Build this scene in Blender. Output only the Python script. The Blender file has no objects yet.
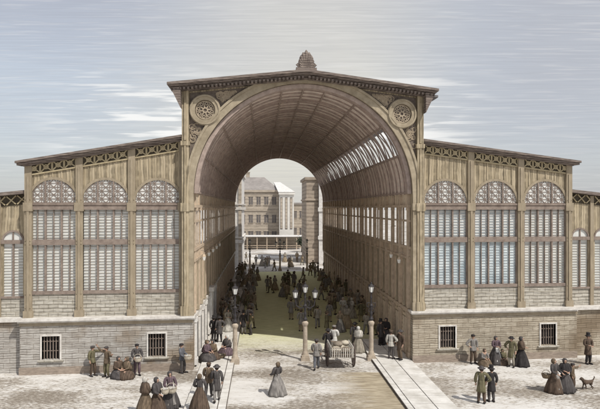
import bpy, math, random
from mathutils import Vector, Matrix
R = math.radians; PI = math.pi
random.seed(7)
C = bpy.context.scene.collection
SC = bpy.context.scene
CAMZ = 9.6; F = 600.0; VX, VY = 262.0, 208.0
Y0 = 36.57; K = 0.12                     # the front of the halls runs at a slight skew
def P(x, y, z): return (x, Y0 + K*x + y, z)
def gp(px, py):                            # a spot on the flat ground
    Y = F*CAMZ/(py-VY); X = (px-VX)/F*Y
    return (X, Y, .138 if (-3.72 < X < -1.7 and Y < 72) or (6.87 < X < 9.32 and Y < 43.4) else 0.0)

# ------------------------------------------------------------------ materials
def nn(nt, t, **kw):
    n = nt.nodes.new(t)
    for k, v in kw.items(): setattr(n, k, v)
    return n
def M(name, c1, c2=None, scale=3.0, stretch=(1,1,1), lines=None, amt=.35, rough=.85, brick=None, bump=.25, metal=0, contrast=(.35,.65), blot=None):
    m = bpy.data.materials.new(name); m.use_nodes = True
    nt = m.node_tree; L = nt.links; b = nt.nodes['Principled BSDF']
    b.inputs['Roughness'].default_value = rough; b.inputs['Metallic'].default_value = metal
    b.inputs['Specular IOR Level'].default_value = .25
    if c2 is None: c2 = tuple(v*.72 for v in c1)
    tc = nn(nt, 'ShaderNodeTexCoord')
    mp = nn(nt, 'ShaderNodeMapping'); mp.inputs['Scale'].default_value = stretch
    L.new(tc.outputs['Object'], mp.inputs['Vector'])
    no = nn(nt, 'ShaderNodeTexNoise'); no.inputs['Scale'].default_value = scale; no.inputs['Detail'].default_value = 6; no.inputs['Roughness'].default_value = .65
    L.new(mp.outputs[0], no.inputs['Vector'])
    mr = nn(nt, 'ShaderNodeMapRange'); mr.inputs['From Min'].default_value = contrast[0]; mr.inputs['From Max'].default_value = contrast[1]
    L.new(no.outputs['Fac'], mr.inputs['Value'])
    mx = nn(nt, 'ShaderNodeMix', data_type='RGBA'); mx.inputs['A'].default_value = (*c1,1); mx.inputs['B'].default_value = (*c2,1)
    L.new(mr.outputs[0], mx.inputs['Factor'])
    col = mx.outputs['Result']; hgt = no.outputs['Fac']
    if blot:                                # large stains of another colour
        bc, bs, lo, hi = blot
        n2 = nn(nt, 'ShaderNodeTexNoise'); n2.inputs['Scale'].default_value = bs; n2.inputs['Detail'].default_value = 4
        L.new(tc.outputs['Object'], n2.inputs['Vector'])
        r2 = nn(nt, 'ShaderNodeMapRange'); r2.inputs['From Min'].default_value = lo; r2.inputs['From Max'].default_value = hi
        L.new(n2.outputs['Fac'], r2.inputs['Value'])
        m3 = nn(nt, 'ShaderNodeMix', data_type='RGBA'); m3.inputs['B'].default_value = (*bc,1)
        L.new(r2.outputs[0], m3.inputs['Factor']); L.new(col, m3.inputs['A']); col = m3.outputs['Result']
    if lines:                               # fine streaks and grooves across one axis: (direction xyz, lines per metre)
        for (d, freq) in lines:
            dp = nn(nt, 'ShaderNodeVectorMath', operation='DOT_PRODUCT'); dp.inputs[1].default_value = d
            L.new(tc.outputs['Object'], dp.inputs[0])
            n3 = nn(nt, 'ShaderNodeTexNoise'); n3.inputs['Scale'].default_value = .9; n3.inputs['Detail'].default_value = 3
            L.new(tc.outputs['Object'], n3.inputs['Vector'])
            ma = nn(nt, 'ShaderNodeMath', operation='MULTIPLY_ADD'); ma.inputs[1].default_value = .22; L.new(n3.outputs['Fac'], ma.inputs[0]); L.new(dp.outputs['Value'], ma.inputs[2])
            mm = nn(nt, 'ShaderNodeMath', operation='MULTIPLY'); mm.inputs[1].default_value = freq*2*PI; L.new(ma.outputs[0], mm.inputs[0])
            s = nn(nt, 'ShaderNodeMath', operation='SINE'); L.new(mm.outputs[0], s.inputs[0])
            n4 = nn(nt, 'ShaderNodeTexNoise'); n4.inputs['Scale'].default_value = 2.6; n4.inputs['Detail'].default_value = 5
            L.new(tc.outputs['Object'], n4.inputs['Vector'])
            ad = nn(nt, 'ShaderNodeMath', operation='MULTIPLY_ADD'); ad.inputs[1].default_value = 3.2; L.new(n4.outputs['Fac'], ad.inputs[0]); L.new(s.outputs[0], ad.inputs[2])
            r3 = nn(nt, 'ShaderNodeMapRange'); r3.inputs['From Min'].default_value = 1.5; r3.inputs['From Max'].default_value = 2.5
            L.new(ad.outputs[0], r3.inputs['Value'])
            sc = nn(nt, 'ShaderNodeMath', operation='MULTIPLY'); sc.inputs[1].default_value = amt; L.new(r3.outputs[0], sc.inputs[0])
            m4 = nn(nt, 'ShaderNodeMix', data_type='RGBA'); m4.inputs['B'].default_value = tuple(v*.25 for v in c2)+(1,)
            L.new(sc.outputs[0], m4.inputs['Factor']); L.new(col, m4.inputs['A']); col = m4.outputs['Result']
    if brick:                               # (width, height, mortar, joint colour)
        sx = nn(nt, 'ShaderNodeSeparateXYZ'); L.new(tc.outputs['Object'], sx.inputs[0])
        a = nn(nt, 'ShaderNodeMath', operation='ADD'); L.new(sx.outputs['X'], a.inputs[0]); L.new(sx.outputs['Y'], a.inputs[1])
        n5 = nn(nt, 'ShaderNodeTexNoise'); n5.inputs['Scale'].default_value = 1.7; n5.inputs['Detail'].default_value = 4; L.new(tc.outputs['Object'], n5.inputs['Vector'])
        w1 = nn(nt, 'ShaderNodeMath', operation='MULTIPLY_ADD'); w1.inputs[1].default_value = .045; L.new(n5.outputs['Fac'], w1.inputs[0]); L.new(sx.outputs['Z'], w1.inputs[2])
        cb = nn(nt, 'ShaderNodeCombineXYZ'); L.new(a.outputs[0], cb.inputs['X']); L.new(w1.outputs[0], cb.inputs['Y'])
        br = nn(nt, 'ShaderNodeTexBrick'); br.inputs['Scale'].default_value = 1
        br.inputs['Brick Width'].default_value = brick[0]; br.inputs['Row Height'].default_value = brick[1]; br.inputs['Mortar Size'].default_value = brick[2]
        br.inputs['Color1'].default_value = (1,1,1,1); br.inputs['Color2'].default_value = (.78,.76,.74,1); br.inputs['Mortar'].default_value = (*brick[3],1)
        L.new(cb.outputs[0], br.inputs['Vector'])
        m5 = nn(nt, 'ShaderNodeMix', data_type='RGBA', blend_type='MULTIPLY'); m5.inputs['Factor'].default_value = .85
        L.new(col, m5.inputs['A']); L.new(br.outputs['Color'], m5.inputs['B']); col = m5.outputs['Result']
    L.new(col, b.inputs['Base Color'])
    if bump:
        bp = nn(nt, 'ShaderNodeBump'); bp.inputs['Strength'].default_value = bump; bp.inputs['Distance'].default_value = .05
        L.new(hgt, bp.inputs['Height']); L.new(bp.outputs[0], b.inputs['Normal'])
    return m
XA, ZA, YA = (1,0,0), (0,0,1), (0,1,0)
def ground_mat(name='trodden_square', over=None):   # over: (colour1, colour2, axis, from, to, noise amount)
    # pale trodden square scored with short dirty ruts, denser in some patches
    m = M(name, (.69,.675,.655), (.57,.55,.525), 1.1, (.6,2,1), bump=.3, contrast=(.4,.7)); nt = m.node_tree; L = nt.links
    b = nt.nodes['Principled BSDF']; base = b.inputs['Base Color'].links[0].from_socket; tc = nn(nt,'ShaderNodeTexCoord')
    def nz(scl, st, det, loc=0):
        mp = nn(nt,'ShaderNodeMapping'); mp.inputs['Scale'].default_value = st; mp.inputs['Location'].default_value = (loc,loc,0); mp.inputs['Rotation'].default_value = (0,0,R(4)); L.new(tc.outputs['Object'], mp.inputs['Vector'])
        n_ = nn(nt,'ShaderNodeTexNoise'); n_.inputs['Scale'].default_value = scl; n_.inputs['Detail'].default_value = det; n_.inputs['Roughness'].default_value = .6; L.new(mp.outputs[0], n_.inputs['Vector']); return n_.outputs['Fac']
    def mp_(v, a, c, x=0, y=1):
        q = nn(nt,'ShaderNodeMapRange'); q.inputs['From Min'].default_value = a; q.inputs['From Max'].default_value = c; q.inputs['To Min'].default_value = x; q.inputs['To Max'].default_value = y; L.new(v, q.inputs['Value']); return q.outputs[0]
    patch = nz(.16, (.8,1.6,1), 4, 3.3); stroke = nz(3.0, (.75,3.6,1), 5); stroke2 = nz(4.6, (.9,2.8,1), 4, 7)
    def comb(sv, pv, lo, hi):
        a = nn(nt,'ShaderNodeMath', operation='ADD'); L.new(sv, a.inputs[0]); L.new(mp_(pv,.36,.62,-.07,.17), a.inputs[1]); return mp_(a.outputs[0], lo, hi)
    for sv, lo, hi, c, k in ((stroke,.52,.61,(.42,.38,.325),.8),(stroke2,.575,.635,(.17,.14,.11),.8)):
        f = nn(nt,'ShaderNodeMath', operation='MULTIPLY'); f.inputs[1].default_value = k; L.new(comb(sv, patch, lo, hi), f.inputs[0])
        mx = nn(nt,'ShaderNodeMix', data_type='RGBA'); mx.inputs['B'].default_value = (*c,1); L.new(f.outputs[0], mx.inputs['Factor']); L.new(base, mx.inputs['A']); base = mx.outputs['Result']
    if over:
        c1, c2, ax, lo, hi, na = over; sx = nn(nt,'ShaderNodeSeparateXYZ'); L.new(tc.outputs['Object'], sx.inputs[0])
        q = nn(nt,'ShaderNodeMath', operation='MULTIPLY_ADD'); q.inputs[1].default_value = na; L.new(nz(1.3,(.5,2.2,1),6,4), q.inputs[0]); L.new(sx.outputs[ax], q.inputs[2])
        e = nn(nt,'ShaderNodeMix', data_type='RGBA'); e.inputs['A'].default_value = (*c1,1); e.inputs['B'].default_value = (*c2,1); L.new(mp_(nz(1.6,(.7,3,1),6,9),.38,.62), e.inputs['Factor'])
        mx = nn(nt,'ShaderNodeMix', data_type='RGBA'); L.new(mp_(q.outputs[0], lo+na*.5, hi+na*.5), mx.inputs['Factor']); L.new(base, mx.inputs['A']); L.new(e.outputs['Result'], mx.inputs['B']); base = mx.outputs['Result']
    L.new(base, b.inputs['Base Color']); return m
mt = {}
mt['tan']   = M('ochre_boards', (.50,.425,.31), (.38,.315,.215), 1.6, (3,3,.5), [(XA, 2.2),(XA, 6.1)], .42, blot=((.30,.25,.18), .5, .55, .8))
mt['iron']  = M('brown_ironwork', (.385,.325,.24), (.275,.228,.165), 2.2, (1,1,.4), [(XA, 13)], .18)
mt['iron2'] = M('purple_brown_ironwork', (.30,.245,.21), (.19,.15,.13), 3)
mt['cornice'] = M('weathered_cornice', (.28,.235,.205), (.15,.12,.11), 2.5, (1,1,5), [(ZA, 7)], .5)
mt['frieze'] = M('dark_frieze', (.10,.085,.06), (.055,.045,.035), 6)
mt['lattice'] = M('frieze_lattice', (.48,.41,.27), (.33,.27,.175), 5)
mt['stone'] = M('rubble_stone', (.56,.51,.425), (.37,.32,.25), 3.4, (1,1,4.5), [(ZA, 7.3)], .42, brick=(.8,.3,.016,(.42,.38,.34)), blot=((.27,.215,.155), .3, .52, .68))
mt['stoneL'] = M('rubble_stone_bluish', (.56,.545,.52), (.38,.355,.33), 3.4, (1,1,4.5), [(ZA, 7.3)], .42, brick=(.8,.3,.016,(.42,.38,.34)), blot=((.30,.235,.17), .3, .5, .62))
mt['panel'] = M('pale_rubble_panel', (.60,.575,.52), (.42,.395,.345), 2.6, (1,1,3), [(ZA, 5)], .5, brick=(.6,.25,.02,(.5,.47,.42)))
mt['ledge'] = M('pale_ledge_stone', (.72,.70,.67), (.5,.47,.44), 3)
mt['plinth'] = M('plinth_stone', (.36,.30,.25), (.22,.18,.15), 3, (1,1,4))
mt['pale']  = M('pale_stone_and_sunlit_tone', (.74,.73,.71), (.55,.53,.52), 3)  # pale stone; also paints sunlight onto the near left pilasters
mt['ped'] = M('worn_lamp_pedestal', (.50,.43,.35), (.32,.265,.21), 4)
mt['louvre'] = M('grey_louvre_slats', (.46,.44,.40), (.34,.32,.28), 4)
mt['louvreb'] = M('bluish_louvre_slats', (.42,.46,.49), (.28,.32,.36), 4)
mt['glass'] = M('daylight_pale_panes', (.74,.745,.73), (.50,.52,.51), .45, rough=.35, bump=0, contrast=(.42,.7))  # pale tone stands in for sky light seen through the windows
mt['glassb'] = M('bluish_frosted_panes', (.68,.74,.76), (.36,.44,.48), .7, rough=.35, bump=0, contrast=(.4,.62))
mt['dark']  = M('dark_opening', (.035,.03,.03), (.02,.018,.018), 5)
mt['vault'] = M('vault_boarding', (.92,.81,.74), (.72,.625,.575), 2.0, (1,.5,1), [((0,1,0), 2.4)], .5)
mt['rib']   = M('vault_ribs', (.46,.375,.335), (.30,.24,.215), 3)
mt['iwall'] = M('inner_boarding', (.86,.74,.58), (.62,.51,.39), 2.2, (1,3,.5), [((0,1,0), 2.0)], .6)
mt['ipost'] = M('inner_posts', (.60,.49,.38), (.42,.34,.26), 3)
mt['ipod']  = M('inner_podium', (.72,.60,.45), (.48,.39,.28), 2.2, (1,1,3), [(ZA, 3.5)], .6)
mt['arch']  = M('pale_arch_band', (.42,.36,.27), (.28,.235,.17), 2)
mt['spandrel'] = M('spandrel_panel', (.20,.165,.14), (.11,.09,.08), 4)
mt['scroll'] = M('scroll_ornament', (.48,.405,.31), (.32,.265,.2), 5)
mt['roof']  = M('zinc_roof', (.24,.23,.24), (.15,.145,.15), 1.5, (1,.3,1))
mt['lampiron'] = M('dark_cast_iron', (.05,.045,.05), (.03,.028,.03), 8, rough=.5)
mt['lampglass'] = M('white_lantern_glass', (.86,.86,.84), (.7,.7,.68), 4, rough=.2, bump=0)
mt['ground'] = ground_mat()
mt['floor'] = ground_mat('olive_shaded_earth', ((.72,.72,.45),(.54,.55,.31),'Y',39.5,47.0,6.0))
mt['mud'] = ground_mat('brown_cart_track', ((.46,.40,.30),(.27,.225,.16),'X',3.4,5.6,3.0))
mt['slab']  = M('pale_paving_slabs', (.74,.725,.70), (.52,.50,.465), 1.1)
mt['joint'] = M('dark_paving_joints', (.12,.10,.085))
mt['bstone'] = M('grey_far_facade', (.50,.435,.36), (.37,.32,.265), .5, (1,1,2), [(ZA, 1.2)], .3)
mt['blit']  = M('sun_toned_far_facade', (.74,.72,.68), (.6,.58,.55), .5)  # paler wall tone paints sunlight onto part of the far block
mt['broof'] = M('grey_slate_roof', (.33,.305,.29), (.24,.22,.21), .7)
mt['bwin']  = M('far_window', (.17,.155,.15), (.11,.10,.10), 1)
mt['bshade'] = M('shade_toned_far_wall', (.46,.39,.32), (.33,.275,.225), .6, (1,1,2), [(ZA, 1.5)], .35)  # brown tone stands in for the shaded side facing the camera
mt['leaf']  = M('dark_foliage', (.07,.085,.06), (.035,.045,.03), 3)
mt['bark']  = M('bark', (.09,.07,.055))
mt['wood']  = M('cart_wood', (.33,.27,.22), (.18,.14,.11), 5, (1,1,4))
mt['wooddk'] = M('cart_wheel_wood', (.12,.095,.085), (.07,.055,.05), 5)
mt['wicker'] = M('pale_wicker', (.62,.57,.48), (.38,.33,.26), 14, (1,1,3))
mt['wickerdk'] = M('brown_wicker', (.22,.17,.12), (.12,.09,.06), 14, (1,1,3))
mt['sack']  = M('sackcloth', (.30,.26,.21), (.18,.15,.12), 6)
mt['skin']  = M('skin', (.50,.33,.25), (.42,.27,.2), 8, bump=0)
mt['hair']  = M('dark_hair', (.05,.035,.028))
mt['eye']   = M('eye', (.03,.02,.02))
CL = {}
def cloth(n, c): CL[n] = M(n+'_cloth', c, tuple(v*.5 for v in c), 9, (1,1,.35), [((1,.4,0), 9)], .35); return CL[n]
for n, c in dict(black=(.05,.045,.047), charcoal=(.11,.10,.10), brown=(.20,.15,.105), olive=(.20,.18,.11), grey=(.32,.30,.285), slate=(.17,.175,.20),
                 umber=(.14,.10,.075), tanc=(.42,.34,.24), cream=(.66,.63,.58), white=(.80,.79,.76), plum=(.17,.12,.14), buff=(.42,.38,.32)).items(): cloth(n, c)

# ------------------------------------------------------------------ mesh helpers
class MB:
    def __init__(s, f=None): s.v = []; s.f = []; s.t = f or (lambda x,y,z: (x,y,z))
    def add(s, vs, fs):
        n = len(s.v); s.v += [s.t(*p) for p in vs]; s.f += [tuple(i+n for i in q) for q in fs]; return s
    def hexa(s, p): return s.add(p, [(0,3,2,1),(4,5,6,7),(0,1,5,4),(1,2,6,5),(2,3,7,6),(3,0,4,7)])
    def box(s, x0,x1,y0,y1,z0,z1):
        return s.hexa([(x0,y0,z0),(x1,y0,z0),(x1,y1,z0),(x0,y1,z0),(x0,y0,z1),(x1,y0,z1),(x1,y1,z1),(x0,y1,z1)])
    def slope(s, x0,x1,y0,y1,za,zb,h):      # a box whose underside runs from za at x0 to zb at x1
        return s.hexa([(x0,y0,za),(x1,y0,zb),(x1,y1,zb),(x0,y1,za),(x0,y0,za+h),(x1,y0,zb+h),(x1,y1,zb+h),(x0,y1,za+h)])
    def bar(s, a, b, w, d=None, up=None):   # straight bar, width w in the plane, depth d along y
        a = Vector(a); b = Vector(b); t = (b-a)
        if t.length < 1e-6: return s
        t.normalize(); d = d or w; yv = Vector(up) if up else Vector((0,1,0))
        if abs(t.dot(yv)) > .95: yv = Vector((1,0,0))
        n = t.cross(yv).normalized(); yv = n.cross(t).normalized()
        n *= w/2; yv = yv*d/2
        return s.hexa([tuple(q) for q in (a-n-yv, a+n-yv, a+n+yv, a-n+yv, b-n-yv, b+n-yv, b+n+yv, b-n+yv)])
    def tube(s, pts, r, n=6, closed=False):
        pts = [Vector(p) for p in pts]; rs = r if isinstance(r, (list,tuple)) else [r]*len(pts)
        vs = []; prev = None
        for i, p in enumerate(pts):
            t = (pts[min(i+1,len(pts)-1)]-pts[max(i-1,0)]).normalized()
            a = prev if prev is not None else (Vector((0,0,1)) if abs(t.z) < .9 else Vector((1,0,0)))
            u = (a - t*a.dot(t)); 
            if u.length < 1e-5: u = Vector((1,0,0)).cross(t)
            u.normalize(); prev = u; w = t.cross(u)
            vs += [tuple(p + (u*math.cos(2*PI*k/n)+w*math.sin(2*PI*k/n))*rs[i]) for k in range(n)]
        fs = [(i*n+k, i*n+(k+1)%n, (i+1)*n+(k+1)%n, (i+1)*n+k) for i in range(len(pts)-1) for k in range(n)]
        fs += [tuple(range(n))[::-1], tuple((len(pts)-1)*n+k for k in range(n))]
        return s.add(vs, fs)
    def lathe(s, c, prof, n=12, fold=0, nf=7, sx=1, sy=1, ph=0, lean=(0,0)):
        vs = []; z0 = prof[0][1]; z1 = prof[-1][1]
        for (r, z) in prof:
            q = (z-z0)/((z1-z0) or 1)
            for k in range(n):
                a = 2*PI*k/n; rr = r*(1+fold*math.cos(nf*a+ph)*(1-min(1,abs(q)))+fold*.4*math.cos(3*a+ph*2))
                vs.append((c[0]+rr*sx*math.cos(a)+lean[0]*q, c[1]+rr*sy*math.sin(a)+lean[1]*q, c[2]+z))
        m = len(prof)
        fs = [(i*n+k, i*n+(k+1)%n, (i+1)*n+(k+1)%n, (i+1)*n+k) for i in range(m-1) for k in range(n)]
        fs += [tuple(range(n))[::-1], tuple((m-1)*n+k for k in range(n))]
        return s.add(vs, fs)
    def ball(s, c, r, n=8, m=5):
        rx, ry, rz = r if isinstance(r, (tuple,list)) else (r,r,r)
        pr = [(max(.02,math.sin(PI*i/m)), -math.cos(PI*i/m)) for i in range(m+1)]
        vs = [(c[0]+rx*a*math.cos(2*PI*k/n), c[1]+ry*a*math.sin(2*PI*k/n), c[2]+rz*h) for a,h in pr for k in range(n)]
        fs = [(i*n+k, i*n+(k+1)%n, (i+1)*n+(k+1)%n, (i+1)*n+k) for i in range(m) for k in range(n)]
        fs += [tuple(range(n))[::-1], tuple(m*n+k for k in range(n))]
        return s.add(vs, fs)
    def columns(s, rows, y0, y1):           # solid between z0(x) and z1(x); rows = (x, z0, z1)
        vs = []; 
        for x, a, b in rows: vs += [(x,y0,a),(x,y0,b),(x,y1,b),(x,y1,a)]
        fs = []; m = len(rows)
        for i in range(m-1):
            for k in range(4): fs.append((i*4+k, i*4+(k+1)%4, (i+1)*4+(k+1)%4, (i+1)*4+k))
        fs += [(0,3,2,1), tuple((m-1)*4+k for k in range(4))]
        return s.add(vs, fs)
    def ring(s, cx, cz, r0, r1, y0, y1, a0=0, a1=180, n=48):
        full = abs(a1-a0) >= 359.9; vs = []; m = n if full else n+1
        for i in range(m):
            a = R(a0+(a1-a0)*i/n); ca, sa = math.cos(a), math.sin(a)
            vs += [(cx+r0*ca,y0,cz+r0*sa),(cx+r1*ca,y0,cz+r1*sa),(cx+r1*ca,y1,cz+r1*sa),(cx+r0*ca,y1,cz+r0*sa)]
        fs = []
        for i in range(n):
            j = (i+1) % m
            for k in range(4): fs.append((i*4+k, i*4+(k+1)%4, j*4+(k+1)%4, j*4+k))
        if not full: fs += [(0,1,2,3), tuple((m-1)*4+k for k in (3,2,1,0))]
        return s.add(vs, fs)
    def build(s, name, mat, parent=None, smooth=False, label=None):
        me = bpy.data.meshes.new(name)
        o0 = Vector(parent_origin(parent)) if parent is not None else Vector((0,0,0))
        me.from_pydata([tuple(Vector(p)-o0) for p in s.v], [], s.f)
        me.materials.append(mat); me.update()
        import bmesh
        bm = bmesh.new(); bm.from_mesh(me); bmesh.ops.recalc_face_normals(bm, faces=bm.faces); bm.to_mesh(me); bm.free()
        if smooth: me.shade_smooth()
        o = bpy.data.objects.new(name, me); C.objects.link(o)
        if parent is not None: o.parent = parent
        if label: o['label'] = label
        return o
def parent_origin(p):
    v = Vector((0,0,0))
    while p is not None: v += p.location; p = p.parent
    return v
def tag(o, label=None, cat=None, group=None, kind=None):
    for k, v in (('label',label),('category',cat),('group',group),('kind',kind)):
        if v: o[k] = v
    return o
def thing(name, label, cat, loc=(0,0,0), group=None):
    o = bpy.data.objects.new(name, None); C.objects.link(o); o.location = loc; o.empty_display_size = .3
    return tag(o, label, cat, group)
def struct(name, mb, mat): return tag(mb.build(name, mat), kind='structure')
def copy_tree(o, parent=None):
    c = o.copy(); C.objects.link(c)
    if parent is not None: c.parent = parent
    for ch in list(o.children): copy_tree(ch, c)
    return c

# ------------------------------------------------------------------ the setting
CX, RR, ZC = 2.64, 6.72, 10.48            # arch of the covered street: centre line, radius, springing
HL = 54.0                                   # its length
XL, XR = CX-RR, CX+RR
g = MB(); g.box(-1500,1500,-300,2500,-.5,0); struct('ground', g, mt['ground'])
# earth floor under the vault, shade and olive tint mixed into its colour, with a ragged front edge
fl = MB(); n = 40
xs = [-1.68+8.5*i/n for i in range(n+1)]
front = [-1.5 for i in range(n+1)]
vs = [P(x, f, .008) for x, f in zip(xs, front)] + [P(x, HL-.3, .008) for x in xs]
fl.add(vs, [(i, i+1, n+2+i, n+1+i) for i in range(n)])
k0 = P(6.82, 6.4, .008); fl.add([k0, (XR-.02, k0[1]+.3, .008), P(XR-.02, HL-.3, .008), P(6.82, HL-.3, .008)], [(0,1,2,3)]); struct('hall_floor', fl, mt['floor'])
mu = MB(); m_ = 1; L_, R_ = [], []
for i in range(m_+1):
    t = i/m_; Y = 20+(35.05-20)*t
    L_.append((1.2, Y, .004)); R_.append((6.86, Y, .004))
mu.add(L_+R_, [(i, m_+1+i, m_+2+i, i+1) for i in range(m_)]); struct('cart_track', mu, mt['mud'])
def walkway(name, x0, x1, cols, y0, y1, pitch):
    b = MB(); b.box(x0, x1, y0, y1, 0, .10); struct(name+'_bed', b, mt['joint'])
    s = MB(); y = y0+.03; r = 0
    while y < y1-.2:
        for j in range(len(cols)-1):
            p = pitch if cols[j+1]-cols[j] > .5 else pitch/2
            for q in range(int(round(pitch/p))):
                a = y+q*p; s.box(cols[j]+.025, cols[j+1]-.025, a+.02, min(a+p-.03, y1), .10, .135+random.uniform(0,.006))
        y += pitch; r += 1
    return struct(name, s, mt['slab'])
walkway('walkway', XL+.36, -1.7, [XL+.36, XL+.78, -2.12, -1.7], 24, 72, 1.5)
walkway('footpath', 6.87, 9.32, [6.87, 7.2, 8.3, 9.32], 24, 43.4, 1.25)

# ------------------------------------------------------------------ front pavilions
def circ_clip(cx, cz, r, a, b):            # clip a segment (x,z) to a half disc
    ax, az = a; bx, bz = b; dx, dz = bx-ax, bz-az
    A = dx*dx+dz*dz; B = 2*((ax-cx)*dx+(az-cz)*dz); D = (ax-cx)**2+(az-cz)**2-r*r
    q = B*B-4*A*D
    if q <= 0: return None
    q = math.sqrt(q); t0 = max(0,(-B-q)/(2*A)); t1 = min(1,(-B+q)/(2*A))
    if t1-t0 < 1e-3: return None
    return (ax+dx*t0, az+dz*t0), (ax+dx*t1, az+dz*t1)
def big_window(par, cx, hw, glass, louv, hm):
    g = MB(P)                                  # pane set back behind the bars
    zc = 9.92
    g.box(cx-hw, cx+hw, .11, .15, 4.75, 9.55)
    w = g.build('window', mt['glass'], par)
    if glass is not mt['glass']: g2 = MB(P); g2.box(cx-hw, cx+hw, .10, .108, 4.77, 7.43); g2.build('bluish_pane', glass, w)
    fan = MB(P); fan.ring(cx, zc, .02, hw, .03, .07, 0, 180, 28); fan.build('fanlight', mt['glass'], w)
    for (z0, z1) in ((4.8,7.42),(7.78,9.5)):
        lv = MB(P); z = z0+.06
        while z < z1-.03:
            lv.box(cx-hw, cx+hw, .07, .1, z, z+.038+random.uniform(-.008,.008)); z += .172+random.uniform(-.01,.01)
        lv.build('louvre', louv, w)
    f = MB(P)
    for i in range(1,6):
        x = cx-hw+2*hw*i/6; t = .085 if i in (2,4) else .03
        f.box(x-t/2, x+t/2, -.06 if i in (2,4) else -.02, .145, 4.76, 9.5)
        if i in (2,4): f.box(x-t/2, x+t/2, -.06, .14, 9.9, zc+math.sqrt(max(0,hw*hw-(x-cx)**2))-.01)
    f.box(cx-hw-.02, cx-hw+.05, -.02, .145, 4.76, 9.5); f.box(cx+hw-.05, cx+hw+.02, -.02, .145, 4.76, 9.5)
    f.build('frame', mt['iron2'], w)
    l = MB(P); c = hw/3.0
    for i in range(-3,3):
        for j in range(0,3):
            x0 = cx+i*c; z0 = zc+j*c
            for a, b in (((x0,z0),(x0+c,z0+c)),((x0+c,z0),(x0,z0+c)),((x0,z0+c/2),(x0+c,z0+c/2)),((x0,z0),(x0+c,z0)),((x0+c/2,z0),(x0+c/2,z0+c))):
                q = circ_clip(cx, zc, hw-.03, a, b)
                if q: l.bar((q[0][0],.01,q[0][1]), (q[1][0],.01,q[1][1]), .034, .03)
    l.build('tracery', mt['iron2'], w)
    h = MB(P); h.ring(cx, zc, hw-.02, hw+.13, -.06, .145, 0, 180, 28); h.build('arch_moulding', mt['iron'], w)
def frieze(par, x0, x1, topf, mat_l=None, h=.62):
    d = MB(P); d.slope(x0, x1, -.03, .01, topf(x0)-h, topf(x1)-h, h-.02); fo = d.build('frieze', mt['frieze'], par)
    n = max(1, round((x1-x0)/.62)); l = MB(P); w = (x1-x0)/n
    for i in range(n):
        a = x0+i*w; b = a+w; ta, tb = topf(a), topf(b); hh = h-.06
        l.bar((a+.04,-.075,ta-hh),(b-.04,-.075,tb-.06),.07,.07); l.bar((a+.04,-.078,ta-.06),(b-.04,-.078,tb-hh),.07,.07)
        mx, mz = (a+b)/2, (ta+tb)/2-h/2
        l.ring(mx, mz, .08, .15, -.105, -.04, 0, 360, 10); l.box(b-.05,b+.05,-.09,-.03,tb-h,tb-.03)
    l.slope(x0, x1, -.1, -.03, topf(x0)-h-.05, topf(x1)-h-.05, .09)
    l.build('lattice', mt['lattice'], fo)
def base_window(par, cx, z0=.85, z1=2.2, hw=.5, yf=-.45):
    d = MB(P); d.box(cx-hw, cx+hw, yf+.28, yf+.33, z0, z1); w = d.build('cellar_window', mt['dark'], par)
    f = MB(P)
    f.box(cx-hw-.09, cx-hw, yf-.05, yf+.3, z0-.02, z1+.09); f.box(cx+hw, cx+hw+.09, yf-.05, yf+.3, z0-.02, z1+.09)
    f.box(cx-hw, cx+hw, yf-.05, yf+.3, z1, z1+.09); f.build('frame', mt['ledge'], w)
    s = MB(P); s.box(cx-hw-.2, cx+hw+.2, yf-.13, yf+.3, z0-.13, z0-.025); s.build('sill', mt['panel'], w)
    b = MB(P)
    for i in range(6): x = cx-hw+2*hw*(i+.5)/6; b.tube([(x,yf+.12,z0-.02),(x,yf+.12,z1)], .028, 6)
    for z in (z0+.45, z0+1.0): b.box(cx-hw, cx+hw, yf+.15, yf+.18, z, z+.04)
    b.build('bars', mt['iron2'], w)
def wall_holes(mb, x0, x1, y0, y1, z0, z1, holes):   # holes: (xa, xb, za, zb) sorted by x
    x = x0
    for (a, b, c, d) in holes:
        mb.box(x, a, y0, y1, z0, z1); mb.box(a, b, y0, y1, z0, c); mb.box(a, b, y0, y1, d, z1); x = b
    mb.box(x, x1, y0, y1, z0, z1)
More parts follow.
